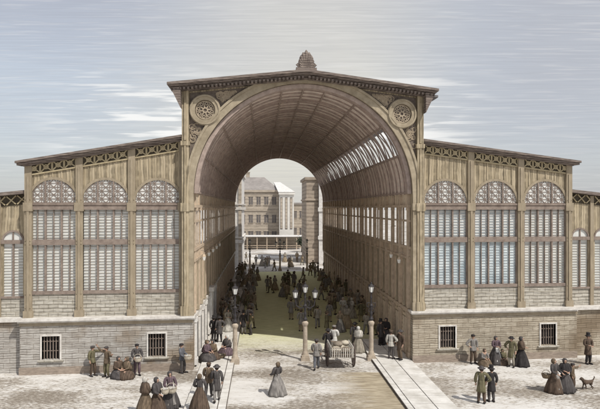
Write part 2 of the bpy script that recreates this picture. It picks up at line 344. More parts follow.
def pavilion(side, label, xi, xo, centers, hw, ztop_i, ztop_o, stone, low_z, low_first, low_pitch, low_hw, seat):
    s = side; root = thing('market_pavilion', label, 'pavilion', P((xi+xo)/2, 0, 0))
    top = lambda x: ztop_i + (ztop_o-ztop_i)*(x-xi)/(xo-xi)
    lo, hi = min(xi,xo), max(xi,xo)
    inner = XL if s < 0 else XR; blo, bhi = (xo-.12, inner) if s < 0 else (inner, xo+.12)
    # base storey
    hs = sorted((c-.5, c+.5, .85, 2.2) for c in (centers[0], centers[2]))
    b = MB(P); wall_holes(b, blo, bhi, -.45, .1, 0, 3.0, hs); b.build('base_wall', stone, root)
    pl = MB(P); pl.box(blo-.03, bhi, -.53, -.448, 0, .42); pl.build('plinth', mt['plinth'], root)
    for c in (centers[0], centers[2]): base_window(root, c)
    l = MB(P); l.box(blo-.1, bhi+(.1 if s<0 else 0), -.6, .1, 3.0, 3.1); l.box(blo-.16, bhi+(.12 if s<0 else 0), -.72, .1, 3.1, 3.23); l.build('ledge', mt['ledge'], root)
    u = MB(P); u.box(blo-.02, bhi, -.54, -.455, 2.82, 2.995); u.build('ledge_moulding', mt['iron'], root)
    # upper storey
    pts = sorted(centers); edges = [lo] + [(a+b)/2 for a, b in zip(pts, pts[1:])] + [hi]
    bd = MB(P)                                  # boarded wall over the arches
    for i, c in enumerate(pts):
        a, e = edges[i], edges[i+1]; rows = [(a,9.9,top(a)),(c-hw-.001,9.9,top(c-hw))]
        for k in range(0,25):
            an = PI-PI*k/24; x = c+hw*math.cos(an); rows.append((x, 9.92+hw*math.sin(an), top(x)))
        rows += [(c+hw+.001,9.9,top(c+hw)),(e,9.9,top(e))]; bd.columns(rows, 0, .25)
        n = 6
        for k in range(1,n):
            x = a+(e-a)*k/n+ (c-(a+e)/2)*0; zb = 9.92+math.sqrt(max(0,(hw+.14)**2-(x-c)**2)) if abs(x-c) < hw+.14 else 9.95
            bd.box(x-.025, x+.025, -.035, 0, zb, top(x)-.68)
    bd.build('boarded_wall', mt['tan'], root)
    for i, c in enumerate(pts):
        a, e = edges[i], edges[i+1]
        pn = MB(P); pn.box(a+.2, e-.2, -.02, .25, 3.23, 4.56); pn.build('wall_panel', mt['panel'], root)
        for z0, z1, yy in ((4.56,4.75,-.1),(7.44,7.76,-.09),(9.5,9.9,-.14)):
            rl = MB(P); rl.box(a+.2, e-.2, yy, .25, z0, z1)
            if z0 > 9: rl.box(a+.2, e-.2, -.2, -.14, 9.78, 9.87)
            rl.build('rail', mt['iron2'], root)
        jm = MB(P); jm.box(a+.2, c-hw-.02, -.02, .25, 4.75, 9.5); jm.box(c+hw+.02, e-.2, -.02, .25, 4.75, 9.5); jm.build('jamb', mt['iron'], root)
        big_window(root, c, hw, mt['glassb'] if (s>0 and i<2) else mt['glass'], mt['louvreb'] if (s>0 and i<2) else mt['louvre'], 0)
        frieze(root, a+.2, e-.2, lambda x: top(x)-.02)
    for i, x in enumerate(edges):
        p = MB(P); w = .2; y = -.16
        if i in (0, len(edges)-1): x += (.22 if i == 0 else -.22) * (1 if (i==0)==(s<0) else 0)
        p.box(x-w, x+w, y, .27, 3.23, top(x)-.06); p.box(x-w-.06, x+w+.06, y-.07, .28, 3.231, 3.62); p.box(x-w-.06,x+w+.06,y-.08,.28,9.42,9.92)
        p.box(x-.07, x+.07, y-.06, y, 3.62, 9.42); p.box(x-.07, x+.07, y-.05, y, 9.92, top(x)-.7)
        for z in (3.8,4.6,7.5,7.7,9.3,10.1):
            for q in (-.13,.13): p.lathe((x+q, y-.015, z), [(.001,-.03),(.03,-.015),(.03,.015),(.001,.03)], 6)
        p.build('pier', mt['iron'], root)
    cn = MB(P); e0, e1 = (xo-.28*(s<0), xo+.3*(s>0))[s>0], xi
    x0, x1 = min(e0,e1), max(e0,e1)
    cn.slope(x0, x1, -.5, .3, top(x0)-.03, top(x1)-.03, .12); cn.slope(x0-.06*(s<0), x1+.06*(s>0), -.62, .3, top(x0)+.09, top(x1)+.09, .13)
    cn.slope(lo,hi,-.3,-.165,top(lo)-.13,top(hi)-.13,.1)
    cn.build('cornice', mt['cornice'], root)
    rf = MB(P); rf.slope(lo, hi, .3, 3.4, top(lo)-.1, top(hi)-.1, .2); rf.build('roof', mt['roof'], root)
    bw = MB(P); bw.box(lo, hi, 3.1, 3.4, 0, min(ztop_i,ztop_o)-.1); sx = xo-.3*(s>0)
    bw.box(sx, sx+.3, .27, 3.1, 0, ztop_o-.1); si = xi-.3*(s<0); bw.box(si, si+.3, .3, 3.1, 0, 12.5)
    bw.build('rear_wall', mt['ipod'], root)
    # low outer bays, set back a little
    yb = .45; ltop = lambda x: low_z - .105*abs(x-xo)
    nb = 6; lx = [low_first + s*low_pitch*i for i in range(nb)]; far = lx[-1]+s*low_pitch/2
    a, e = min(xo,far)+(.0 if s>0 else 0), max(xo,far)
    bs = MB(P); bs.box(a, e, yb-.45, yb+.1, 0, 3.0); bs.build('outer_base_wall', stone, root)
    ol = MB(P); ol.box(a, e, yb-.66, yb+.1, 3.0, 3.21); ol.build('outer_ledge', mt['ledge'], root)
    for i, c in enumerate(sorted(lx)):
        h2 = low_pitch/2; x0_, x1_ = c-h2, c+h2; r = low_hw; zc = 7.66
        wl = MB(P); rows = [(x0_,zc-.05,ltop(x0_)),(c-r-.001,zc-.05,ltop(c-r))]+[(c+r*math.cos(PI-PI*k/16), zc+r*math.sin(PI-PI*k/16), ltop(c)) for k in range(17)]+[(c+r+.001,zc-.05,ltop(c+r)),(x1_,zc-.05,ltop(x1_))]
        wl.columns(rows, yb, yb+.2); wl.box(x0_, c-r, yb, yb+.2, 4.4, zc-.05); wl.box(c+r, x1_, yb, yb+.2, 4.4, zc-.05); wl.build('low_boarded_wall', mt['tan'], root)
        pn = MB(P); pn.box(x0_, x1_, yb-.02, yb+.2, 3.22, 4.4); pn.build('low_wall_panel', mt['panel'], root)
        gl = MB(P); gl.box(c-r, c+r, yb+.11, yb+.16, 4.4, zc-.05); gl.ring(c, zc, .02, r, yb+.03, yb+.07, 0, 180, 18); w = gl.build('low_window', mt['glass'], root)
        lv = MB(P); z = 4.5
        while z < 7.4: lv.box(c-r, c+r, yb+.07, yb+.1, z, z+.038); z += .172
        lv.build('louvre', mt['louvre'], w)
        fr = MB(P); fr.box(c-.035,c+.035,yb-.03,yb+.125,4.4,zc+r-.02); fr.box(x0_,x1_,yb-.1,yb-.005,7.5,7.72); fr.box(x0_,x1_,yb-.1,yb-.005,4.3,4.42)
        fr.ring(c, zc, r-.02, r+.08, yb-.06, yb-.003, 0, 180, 18)
        fr.build('frame', mt['iron2'], w)
        pr = MB(P); xx = c+s*h2*.98; pr.box(xx-.12,xx+.12,yb-.13,yb+.22,3.21,ltop(xx)-.05); pr.build('low_pier', mt['iron'], root)
    frieze_y = MB(lambda x,y,z: P(x,y+yb,z)); n = int((e-a)/.6); frieze_y.slope(a,e,-.03,.0,ltop(a)-.62,ltop(e)-.62,.6)
    fo = frieze_y.build('low_frieze', mt['frieze'], root)
    lt = MB(lambda x,y,z: P(x,y+yb,z)); w = (e-a)/n
    for i in range(n):
        p, q = a+i*w, a+(i+1)*w; lt.bar((p+.04,-.08,ltop(p)-.56),(q-.04,-.08,ltop(q)-.06),.065,.07); lt.bar((p+.04,-.083,ltop(p)-.06),(q-.04,-.083,ltop(q)-.56),.065,.07)
    lt.build('lattice', mt['lattice'], fo)
    lc = MB(P); lc.slope(a,e,yb-.45,yb+.3,ltop(a),ltop(e),.2); lc.build('low_cornice', mt['cornice'], root)
    lr = MB(P); lr.slope(a,e,yb+.3,yb+3,ltop(a)-.1,ltop(e)-.1,.2); lr.build('low_roof', mt['roof'], root)
    return root
pavL = pavilion(-1, 'market pavilion left of the great arch, its base wall bluish grey with brown stains', -4.76, -13.79, [-12.19,-9.23,-6.19], 1.36, 13.72, 12.12, mt['stoneL'], 10.45, -14.62, 1.6, .55, 0)
pavR = pavilion(1, 'market pavilion right of the great arch, its window nearest the arch glazed bluish', 10.0, 20.1, [11.6,14.93,18.27], 1.42, 13.68, 12.44, mt['stone'], 10.62, 20.95, 1.6, .56, 0)

# ------------------------------------------------------------------ the covered street
hall = thing('covered_street', 'great barrel vaulted covered street with gabled arched front between the two pavilions', 'market hall', P(CX,0,0))
GA, GE, HT = 17.56, 16.68, 7.37            # underside of the gable cornice at the middle and at dx = HT
gab = lambda x: GA-(GA-GE)*abs(x-CX)/HT
def plate(par, y0, y1, zb, mat, name):
    p = MB(P); rows = [(CX-HT,zb,gab(CX-HT)),(CX-RR-.001,zb,gab(CX-RR))]
    for k in range(0,61):
        a = PI-PI*k/60; x = CX+RR*math.cos(a); rows.append((x, ZC+RR*math.sin(a), gab(x)))
    rows += [(CX+RR+.001,zb,gab(CX+RR)),(CX+HT,zb,gab(CX+HT))]
    p.columns(rows, y0, y1); return p.build(name, mat, par)
plate(hall, -.35, .05, 3.23, mt['tan'], 'gable_wall')
plate(hall, HL-.4, HL, 0, mt['iwall'], 'rear_gable_wall')
ab = MB(P); ab.ring(CX, ZC, RR-.02, RR+.46, -.55, -.352, 0, 180, 72); ab.ring(CX, ZC, RR+.36, RR+.5, -.62, -.55, 0, 180, 72)
for s in (-1,1):
    x = CX+s*(RR+.16); ab.box(x-.17, x+.17, -.55, -.352, 3.24, ZC); ab.box(x-.21,x+.21,-.62,-.34,3.235,3.75); ab.box(x-.21,x+.21,-.62,-.34,9.45,9.9)
ab.build('arch_band', mt['arch'], hall)
ib = MB(P); ib.ring(CX, ZC, RR-.28, RR-.03, -.25, .25, 0, 180, 72); ib.build('inner_arch_rib', mt['rib'], hall)
for s in (-1,1):
    x = CX+s*7.17; p = MB(P); p.box(x-.2,x+.2,-.62,.3,3.24,gab(x)-.05); p.box(x-.26,x+.26,-.7,.3,3.235,3.8); p.box(x-.26,x+.26,-.7,.3,9.4,9.9); p.box(x-.26,x+.26,-.7,.3,13.3,13.55)
    p.box(x-.06,x+.06,-.68,-.62,3.8,9.4); p.box(x-.06,x+.06,-.68,-.62,9.9,13.3); p.box(x-.06,x+.06,-.68,-.62,13.6,gab(x)-.6); p.build('pier', mt['tan'], hall)
    # spandrel with scrollwork
    sp = MB(P); rows = []
    for i in range(30):
        dx = 1.5+(6.93-1.5)*i/29; x = CX+s*dx; zb = ZC+math.sqrt(max(0,(RR+.52)**2-dx*dx)); zt = gab(x)-.3
        if zt-zb > .03: rows.append((x, zb, zt))
    sp.columns(rows, -.38, -.352); so = sp.build('spandrel', mt['spandrel'], hall)
    sc = MB(P); rx, rz = CX+s*6.02, 15.42
    for i in range(95):
        for _ in range(60):
            dx = random.uniform(2.6, 6.85); x = CX+s*dx; zb = ZC+math.sqrt(max(0,(RR+.62)**2-dx*dx)); zt = gab(x)-.4
            if zt-zb > .16:
                z = random.uniform(zb+.07, zt-.07)
                if math.hypot(x-rx, z-rz) > 1.15: break
        r = min(.24, max(.08,(zt-zb)*.25)); t0 = random.uniform(0,6); pts = []
        for k in range(12):
            a = t0+k*.55*random.choice((1,1)); q = r*(1-k/13); pts.append((x+q*math.cos(a), -.41, z+q*math.sin(a)))
        sc.tube(pts, .028, 4)
    sc.build('scrollwork', mt['scroll'], so)
    ro = MB(P); ro.ring(rx, rz, .60, .92, -.60, -.37, 0, 360, 40); ro.ring(rx, rz, .80, .87, -.66, -.6, 0, 360, 40)
    rr_ = ro.build('roundel', mt['arch'], hall)
    rd = MB(P); rd.ring(rx, rz, .01, .62, -.42, -.385, 0, 360, 32); rd.build('roundel_field', mt['spandrel'], rr_)
    rs = MB(P)
    for k in range(8):
        a = k*PI/4+.2; x1, z1 = rx+.5*math.cos(a), rz+.5*math.sin(a); rs.tube([(rx+.12*math.cos(a),-.44,rz+.12*math.sin(a)),(x1,-.44,z1)],[.05,.025],5)
        rs.ring(rx+.4*math.cos(a+.39), rz+.4*math.sin(a+.39), .06, .1, -.47,-.42,0,360,10)
    rs.ring(rx, rz, .1, .17, -.48,-.42,0,360,14); rs.ring(rx,rz,.5,.56,-.47,-.42,0,360,30); rs.build('rosette', mt['scroll'], rr_)
    br = MB(P)                                  # console under the eave
    for (y0,y1) in ((-1.15,-.1),):
        xa = CX+s*7.38; xb = CX+s*7.95; br.add([(xa,y0,gab(xa)-1.25),(xa,y0,gab(xa)-.02),(xb,y0,gab(xb)-.02),(xa,y1,gab(xa)-1.25),(xa,y1,gab(xa)-.02),(xb,y1,gab(xb)-.02)],
            [(0,1,2),(3,5,4),(0,3,4,1),(1,4,5,2),(2,5,3,0)])
    br.build('eave_console', mt['cornice'], hall)
co = MB(P)
for s in (-1,1):
    xa = CX; xb = CX+s*8.2
    for (y, ex, z, h) in ((-.75,-.3,-.2,.12),(-1.0,-.26,-.08,.1),(-1.25,-.18,.02,.1),(-1.4,-.08,.12,.15)):
        co.slope(min(xa,xb+s*ex), max(xa,xb+s*ex), y, .35, (gab(xb+s*ex) if s<0 else GA)+z, (GA if s<0 else gab(xb+s*ex))+z, h)
    n = 34
    for i in range(n):
        x = CX+s*(.2+7.9*i/n); co.box(x-.06,x+.06,-1.15,-.75,gab(x)-.06-.13,gab(x)-.05)
co.build('gable_cornice', mt['cornice'], hall)
rf = MB(P)
for s in (-1,1):
    xa, xb = CX, CX+s*(7.5 if s < 0 else 8.6); rf.slope(min(xa,xb), max(xa,xb), .35, HL+.6, (gab(xb) if s<0 else GA)+.12, (GA if s<0 else gab(xb))+.12, .14)  # right eave drawn out further to stop sun entering the open lights
rf.build('roof', mt['roof'], hall)
fi = MB(P); bz = GA+.22
fi.box(CX-.62, CX+.62, -1.3, -.9, bz-.05, bz+.16)
for k in range(-5,6):
    a = k*R(15); ln = 1.12-.055*abs(k)*1.9; tip = (CX+math.sin(a)*ln*.72, -1.1, bz+.12+math.cos(a)*ln)
    mid = (CX+math.sin(a)*ln*.5, -1.13, bz+.12+math.cos(a)*ln*.55)
    fi.tube([(CX+math.sin(a)*.1,-1.1,bz+.1), mid, ((mid[0]*.35+tip[0]*.65),-1.14,(mid[2]*.35+tip[2]*.65)), tip],[.07,.16,.14,.03],7)
for s in (-1,1): fi.tube([(CX+s*.1,-1.15,bz+.18),(CX+s*.42,-1.15,bz+.2),(CX+s*.58,-1.15,bz+.34),(CX+s*.45,-1.15,bz+.44)],[.07,.07,.06,.05],6)
fi.build('finial', mt['cornice'], hall)
# vault
T0, T1 = R(22.5), R(39.5)
va = MB(P)
def arc_sheet(mb, a0, a1, y0, y1, r0=RR, r1=RR+.12, n=10):
    vs = []
    for i in range(n+1):
        a = a0+(a1-a0)*i/n; c, s_ = math.cos(a), math.sin(a)
        vs += [(CX+r0*c,y0,ZC+r0*s_),(CX+r1*c,y0,ZC+r1*s_),(CX+r1*c,y1,ZC+r1*s_),(CX+r0*c,y1,ZC+r0*s_)]
    fs = [(i*4+k, i*4+(k+1)%4, (i+1)*4+(k+1)%4, (i+1)*4+k) for i in range(n) for k in range(4)]+[(0,1,2,3),tuple(n*4+k for k in (3,2,1,0))]
    mb.add(vs, fs)
arc_sheet(va, 0, T0, .05, HL-.4, n=6); arc_sheet(va, T1, PI, .05, HL-.4, n=44)
va.build('vault', mt['vault'], hall, smooth=False)
NB = 12; bay = (HL-.5)/NB
for i in range(NB+1):
    y = .3+bay*i if i < NB else HL-.75
    rb = MB(P); rb.ring(CX, ZC, RR-.15, RR-.005, y, y+.2, 0, 180, 64); rb.build('rib', mt['rib'], hall)
    if i < NB:
        mr_ = MB(P)
        for q in (1,2,3): mr_.ring(CX, ZC, RR-.09, RR-.004, y+bay*q/4, y+bay*q/4+.09, 0, 180, 56)
        mr_.build('minor_rib', mt['rib'], hall)
        st = MB(P)                              # struts of the open lights
        r = RR+.02
        pa = lambda a, yy: (CX+r*math.cos(a), yy, ZC+r*math.sin(a))
        for q in range(2):
            ya, yb_ = y+bay*q/2, y+bay*(q+1)/2; ym = (ya+yb_)/2
            st.tube([pa(T0,ya),pa((T0+T1)/2,(ya+ym)/2),pa(T1,ym)],.04,5); st.tube([pa(T1,ym),pa((T0+T1)/2,(ym+yb_)/2),pa(T0,yb_)],.04,5)
        st.build('skylight_strut', mt['rib'], hall)
pu = MB(P)
for deg in (0.8,21.6,40.4,60,78,90,102,120,140,160,179.2):
    a = R(deg); r = RR-.06; c, s_ = CX+r*math.cos(a), ZC+r*math.sin(a); pu.box(c-.05,c+.05,.3,HL-.6,s_-.05,s_+.05)
pu.build('purlin', mt['rib'], hall)
# side walls of the covered street
for s in (-1,1):
    xw = XL if s < 0 else XR; o = s*.02
    X = lambda a, b: (min(xw+s*a, xw+s*b), max(xw+s*a, xw+s*b))
    w = MB(P); x0, x1 = X(.02,.3); w.box(x0,x1,.3 if s<0 else 3.4,HL,3.2,7.1) if False else w.box(x0,x1,.1,HL-.4,3.2,7.1); w.box(x0,x1,.1,HL-.4,9.75,ZC+.3)
    w.build('inner_wall', mt['iwall'], hall)
    x0, x1 = X(-.08,.06); sl = MB(P); sl.box(x0,x1,.1,HL-.4,6.35,6.5); sl.box(x0,x1,.1,HL-.4,7.0,7.16); sl.box(*X(-.05,.1),.1,HL-.4,8.72,8.84); sl.box(*X(-.14,.06),.1,HL-.4,9.62,9.8)
    sl.build('inner_rail', mt['ipost'], hall)
    ml = MB(P); n = 30
    for i in range(n+1):
        y = .4+(HL-1.2)*i/n; ml.box(*X(.02,.10), y, y+(.12 if s<0 and i<6 else .26), 7.1, 9.75)
    ml.build('mullion', mt['ipost'], hall)
    for i in range(NB*2+1):
        y = .3+bay*i/2 if i < NB*2 else HL-.75; po = MB(P); po.box(*X(-.16 if s>0 else -.06,.018), y-.02, y+.24, 3.25, ZC); po.box(*X(-.2,.017), y-.06, y+.28, 9.45, 9.61); po.build('post', mt['ipost'], hall)
    for i in range(NB*4):                  # slender half columns between the posts
        if i % 2 == 0: continue
        y = .3+bay*i/4+.1; po = MB(P); xc = xw-s*.03
        po.lathe((xc, y, 0), [(.15,3.25),(.13,3.5),(.085,3.6),(.075,6.1),(.12,6.25),(.14,6.34)], 8); po.build('half_column', mt['iron'], hall)
    bt = MB(P)
    for i in range(140):
        y = .4+(HL-1)*i/140; bt.box(*X(-.03,.018), y, y+.05, 3.3, 6.34); bt.box(*X(-.03,.018), y, y+.05, 6.5, 6.99)
    bt.build('battens', mt['ipost'], hall)
    aw = MB(P); ya = 3.5; za, zb = 10.15, 9.75; x0, x1 = X(.3, 2.3)
    if s > 0: aw.slope(x0, x1, ya, HL, za, zb, .08); aw.build('added_sun_awning', mt['roof'], hall)  # added awning outside the wall, keeps sun stripes off the hall floor
    pd = MB(P); pd.box(*X(.0,.5),.1,HL-.4,0,3.0); pd.build('podium_wall', mt['ipod'], hall)
    pg = MB(P); pg.box(*X(-.12,.3),-.1,HL-.4,3.0,3.2); pg.build('podium_ledge', mt['ledge'] if s<0 else mt['ipost'], hall)
    for i in range(24):
        y = .15+i*2.2; q = MB(P); q.box(*X(-.13,-.005),y,y+.5,.13,2.96); q.box(*X(-.17,-.005),y-.05,y+.55,.13,.5); q.box(*X(-.17,-.005),y-.05,y+.55,2.7,2.98)
        q.build('pilaster', mt['pale'] if s<0 and i < 8 else mt['ipost'], hall)  # near left ones in a pale tone, sunlight put into the colour
        if i < 23:
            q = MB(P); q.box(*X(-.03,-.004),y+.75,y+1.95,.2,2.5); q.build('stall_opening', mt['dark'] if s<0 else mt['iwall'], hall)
pc = MB(P); pc.box(XL-.05,XL+.30,9.4,10.4,.13,3.3); pc.box(XL-.1,XL+.42,9.2,10.6,3.3,3.6); pc.build('pedestal', mt['pale'], hall)

# ------------------------------------------------------------------ lamps
def lamp(label, loc, triple, cat='street lamp', first=None):
    root = thing('street_lamp', label, cat, loc, 'street lamps at the mouths of the covered street')
    x, y, z = loc
    T = MB(lambda a,b,c: (a+x,b+y,c+z))
    T.box(-.27,.27,-.27,.27,.0,.22); T.box(-.22,.22,-.22,.22,.22,.36)
    T.lathe((0,0,0),[(.2,.36),(.18,.5),(.145,.6),(.135,2.15),(.16,2.2),(.2,2.3),(.2,2.4),(.13,2.46),(.09,2.52)],12)
    T.build('pedestal', mt['ped'], root)
    T = MB(lambda a,b,c: (a+x,b+y,c+z))
    T.lathe((0,0,0),[(.11,2.5),(.15,2.6),(.07,2.75),(.10,2.95),(.06,3.1),(.09,3.35),(.13,3.45),(.06,3.55),(.045,3.8),(.08,3.95),(.04,4.05),(.04,4.22),(.12,4.28)],10)
    for s in (-1,1):
        if triple:
            T.tube([(0,0,3.4),(s*.3,0,3.28),(s*.55,0,3.45),(s*.62,0,3.8),(s*.62,0,3.93)],[.05,.05,.045,.035,.03],6)
            T.tube([(s*.08,0,3.8),(s*.25,0,3.7),(s*.3,0,3.5),(s*.18,0,3.44)],.028,5); T.lathe((s*.62,0,0),[(.03,3.85),(.1,3.92),(.11,3.95)],8)
        else:
            T.tube([(s*.05,0,3.3),(s*.25,0,3.38),(s*.27,0,3.6),(s*.1,0,3.62)],.03,5); T.tube([(s*.05,0,3.0),(s*.17,0,3.08),(s*.17,0,3.2),(s*.06,0,3.25)],.025,5)
    T.build('shaft', mt['lampiron'], root)
    for (ox, oz) in (((0,4.28),(.62,3.95),(-.62,3.95)) if triple else ((0,4.28),)):
        T = MB(lambda a,b,c: (a+x+ox,b+y,c+z+oz)); T.lathe((0,0,0),[(.10,0),(.17,.36)],6); l = T.build('lantern', mt['lampglass'], root)
        T = MB(lambda a,b,c: (a+x+ox,b+y,c+z+oz))
        T.lathe((0,0,0),[(.20,.36),(.21,.39),(.11,.5),(.05,.54),(.05,.6),(.015,.66)],6)
        for k in range(6):
            a = k*PI/3; T.bar((.105*math.cos(a),.105*math.sin(a),0),(.18*math.cos(a),.18*math.sin(a),.37),.02,.02)
        T.build('lantern_cap', mt['lampiron'], l)
    return root
lamp('single lantern lamp post on pale pedestal at the left walkway, near end', (-1.66, 37.0, 0), False)
lamp('three armed lantern lamp post in the middle of the near entrance', (2.72, 37.8, 0), True)
lamp('single lantern lamp post on pale pedestal at the right walkway, near end', (6.9, 37.9, 0), False)
lamp('small distant lamp post at the far exit, left of centre', (-1.85, 91.3, 0), False)
lamp('small distant lamp post at the far exit, in the middle', (2.75, 91.6, 0), True)
lamp('small distant lamp post at the far exit, hidden among the right hand crowd', (6.9, 91.9, 0), False)
def pendant(label, x, y, z, drop):
    r = thing('hanging_lantern', label, 'lantern', (x,y,z), 'lanterns hanging from the inner wall brackets')
    s = 1 if x > CX else -1; xw = (XR if s > 0 else XL)
    m = MB(); m.tube([(xw-s*.1,y,z+drop),(x,y,z+drop)],.03,5); m.tube([(x,y,z+drop),(x,y,z+.5)],.018 if drop < 1.5 else .03,5); m.build('bracket', mt['ped'], r)
    m = MB(); m.lathe((x,y,z),[(.08,.1),(.13,.34)],6); m.build('glass', mt['lampglass'], r)
    m = MB(); m.lathe((x,y,z),[(.14,.34),(.1,.42),(.03,.52)],6); m.build('cap', mt['ipost'], r)
for i, (yy, zz, dr, lb) in enumerate(((39.2,5.9,.8,'white glass lantern on the right inner wall nearest the front pier'),(41.6,6.05,2.3,'white glass lantern hanging on a long pale rod on the right inner wall'))):
    pendant(lb, XR-.4, yy, zz, dr)
for i, lb in enumerate(('white glass lantern on the left inner wall nearest the front pier','second white glass lantern along the left inner wall','third white glass lantern along the left inner wall',
        'fourth white glass lantern along the left inner wall','fifth white glass lantern along the left inner wall')):
    pendant(lb, XL+.3, 39+i*3.6, 6.1, .75)

# ------------------------------------------------------------------ beyond the far arch
def windows(par, x0, x1, z0, z1, nx, nz, y, w, h, frame='blit'):
    for i in range(nx):
        for j in range(nz):
            cx = x0+(x1-x0)*(i+.5)/nx; cz = z0+(z1-z0)*(j+.5)/nz
            m = MB(); m.box(cx-w/2,cx+w/2,y-.03,y+.05,cz-h/2,cz+h/2); o = m.build('window', mt['bwin'], par)
            m = MB(); m.box(cx-w/2-.12,cx+w/2+.12,y-.14,y-.035,cz-h/2-.16,cz-h/2); m.box(cx-w/2-.12,cx+w/2+.12,y-.12,y-.035,cz+h/2,cz+h/2+.14); m.box(cx-.04,cx+.04,y-.06,y-.031,cz-h/2,cz+h/2); m.build('frame', mt['bstone'], o)
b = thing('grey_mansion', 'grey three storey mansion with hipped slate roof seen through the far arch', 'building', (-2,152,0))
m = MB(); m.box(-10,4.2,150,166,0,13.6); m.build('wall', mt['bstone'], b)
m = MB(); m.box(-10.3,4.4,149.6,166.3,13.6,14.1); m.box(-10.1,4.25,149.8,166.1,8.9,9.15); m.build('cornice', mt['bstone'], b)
m = MB(); m.add([(-10.3,149.6,14.1),(4.4,149.6,14.1),(4.4,166.3,14.1),(-10.3,166.3,14.1),(-5,156,17.6),(.6,156,17.6),(.6,160,17.6),(-5,160,17.6)],[(0,1,5,4),(1,2,6,5),(2,3,7,6),(3,0,4,7),(4,5,6,7),(0,3,2,1)]); ro = m.build('roof', mt['broof'], b)
m = MB(); m.box(-4.2,-3.2,156,157,17,18.8); m.box(-4.3,-3.1,155.9,157.1,18.8,19); m.build('chimney', mt['bstone'], ro)
windows(b, -9.6, 4.0, 9.6, 13.2, 7, 1, 150, 1.0, 2.0); windows(b, -9.6, 4.0, 5.2, 8.6, 7, 1, 150, 1.0, 2.0); windows(b, -9.6, 4.0, .6, 4.4, 7, 1, 150, 1.2, 2.6)
b = thing('sun_toned_house', 'house painted pale for sunlight, with tall pilasters, beside the grey mansion', 'building', (6,148,0))
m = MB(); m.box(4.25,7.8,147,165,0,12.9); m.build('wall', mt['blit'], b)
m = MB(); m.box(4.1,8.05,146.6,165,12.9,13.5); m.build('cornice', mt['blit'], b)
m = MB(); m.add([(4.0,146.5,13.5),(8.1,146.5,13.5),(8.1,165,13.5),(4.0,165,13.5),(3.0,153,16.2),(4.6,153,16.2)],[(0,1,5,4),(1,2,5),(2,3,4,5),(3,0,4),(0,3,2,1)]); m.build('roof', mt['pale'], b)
for i in range(3): m = MB(); x = 4.75+i*1.2; m.box(x-.3,x+.3,146.96,147.05,4.4,12.2); o = m.build('window', mt['bwin'], b); m = MB(); m.box(x-.24,x+.24,146.9,146.955,4.6,12.0); m.build('blind', mt['bstone'], o)
b = thing('far_grey_house', 'plain grey house wall behind the gap right of the house painted pale', 'building', (12,172,0))
m = MB(); m.box(8.2,16,170,182,0,10.6); m.build('wall', mt['bstone'], b); m = MB(); m.box(8.0,16.2,169.7,182,10.6,11.1); m.build('cornice', mt['broof'], b); windows(b, 8.4, 15.8, 5.5, 10, 4, 1, 170, 1, 2)
windows(b, 8.4, 15.8, 1, 5, 4, 1, 170, 1, 2)
b = thing('corner_pavilion', 'white corner pavilion with stacked ledges at the left of the far arch', 'building', (-6,100,0))
m = MB(); m.box(-9,-3.3,98,112,0,16.5); m.build('wall', mt['pale'], b)
m = MB()
for z, h in ((3.9,.5),(9.3,.45),(10.1,.2),(4.7,.2),(14.9,.5),(16.5,.4)): m.box(-9.2,-3.0,97.7,112.2,z,z+h)
m.build('ledges', mt['ledge'], b)
for x in (-8.5,-7.2,-5.9,-4.6,-3.6): m = MB(); m.box(x-.25,x+.25,97.8,98.0,.1,14.85); m.build('pilaster', mt['bstone'] if x > -4 else mt['pale'], b)
b = thing('shade_toned_pavilion', 'pavilion coloured brown for its shaded side, with white corner pilaster at the right of the far arch', 'building', (9,105,0))
m = MB(); m.box(7.7,9.75,104,116,0,14.5); m.build('wall', mt['bshade'], b)
m = MB(); m.box(7.4,9.8,103.7,116,14.5,14.95); m.box(7.5,9.8,103.8,116,10.9,11.2); m.build('cornice', mt['bshade'], b)
m = MB(); m.box(9.8,11.0,103.2,104.4,0,14.3); m.box(9.65,11.2,103,104.6,14.3,14.8); m.box(9.65,11.2,103,104.6,9.0,9.7); m.box(9.65,11.2,103,104.6,4.2,4.8); m.build('corner_pilaster', mt['pale'], b)
m = MB(); m.box(9.76,14,104.45,116,0,13.5); m.build('side_wall', mt['bshade'], b)
b = thing('open_shed', 'long low open shed with white roof across the far square', 'shed', (3,140,0))
m = MB(); m.box(-6,10.5,138,144,2.95,3.12); m.build('roof', mt['pale'], b)
for i in range(8): m = MB(); x = -5.7+i*2.28; m.box(x-.09,x+.09,138.2,138.4,0,2.9); m.build('post', mt['ipost'], b)
m = MB(); m.box(-6,10.5,143.6,143.9,0,2.9); m.build('rear_wall', mt['bstone'], b)
m = MB(); m.box(-5.8,10.3,138.15,138.3,.9,1.0); m.box(-5.8,10.3,138.15,138.3,.45,.52); m.build('rail', mt['ipost'], b)
def tree(label, x, y, h, r, seed):
    rnd = random.Random(seed); t = thing('small_tree', label, 'tree', (x,y,0))
    m = MB(); m.tube([(x,y,0),(x+.05,y,h*.35),(x,y,h*.7)],[.16,.11,.05],6)
    for k in range(6): a = k*1.05; m.tube([(x,y,h*.4+.1*k),(x+r*.6*math.cos(a),y+r*.6*math.sin(a),h*.62+.12*k)],[.05,.015],5)
    m.build('trunk', mt['bark'], t); m = MB()
    for k in range(700):
        d = Vector((rnd.gauss(0,1),rnd.gauss(0,1),rnd.gauss(0,1))).normalized()*r*rnd.uniform(.35,1)**.6*(.8+.3*math.sin(k*.7))
        p = Vector((x,y,h*.66))+Vector((d.x,d.y,d.z*.85)); u = Vector((rnd.gauss(0,1),rnd.gauss(0,1),rnd.gauss(0,1))).normalized()*.15; w = u.cross(Vector((rnd.gauss(0,1),rnd.gauss(0,1),1))).normalized()*.1
        m.add([tuple(p-u),tuple(p+w),tuple(p+u),tuple(p-w)],[(0,1,2,3)])
    m.build('crown', mt['leaf'], t)
tree('bushy dark little tree in the far square before the white shed', 8.6, 130, 3.6, 1.5, 3)
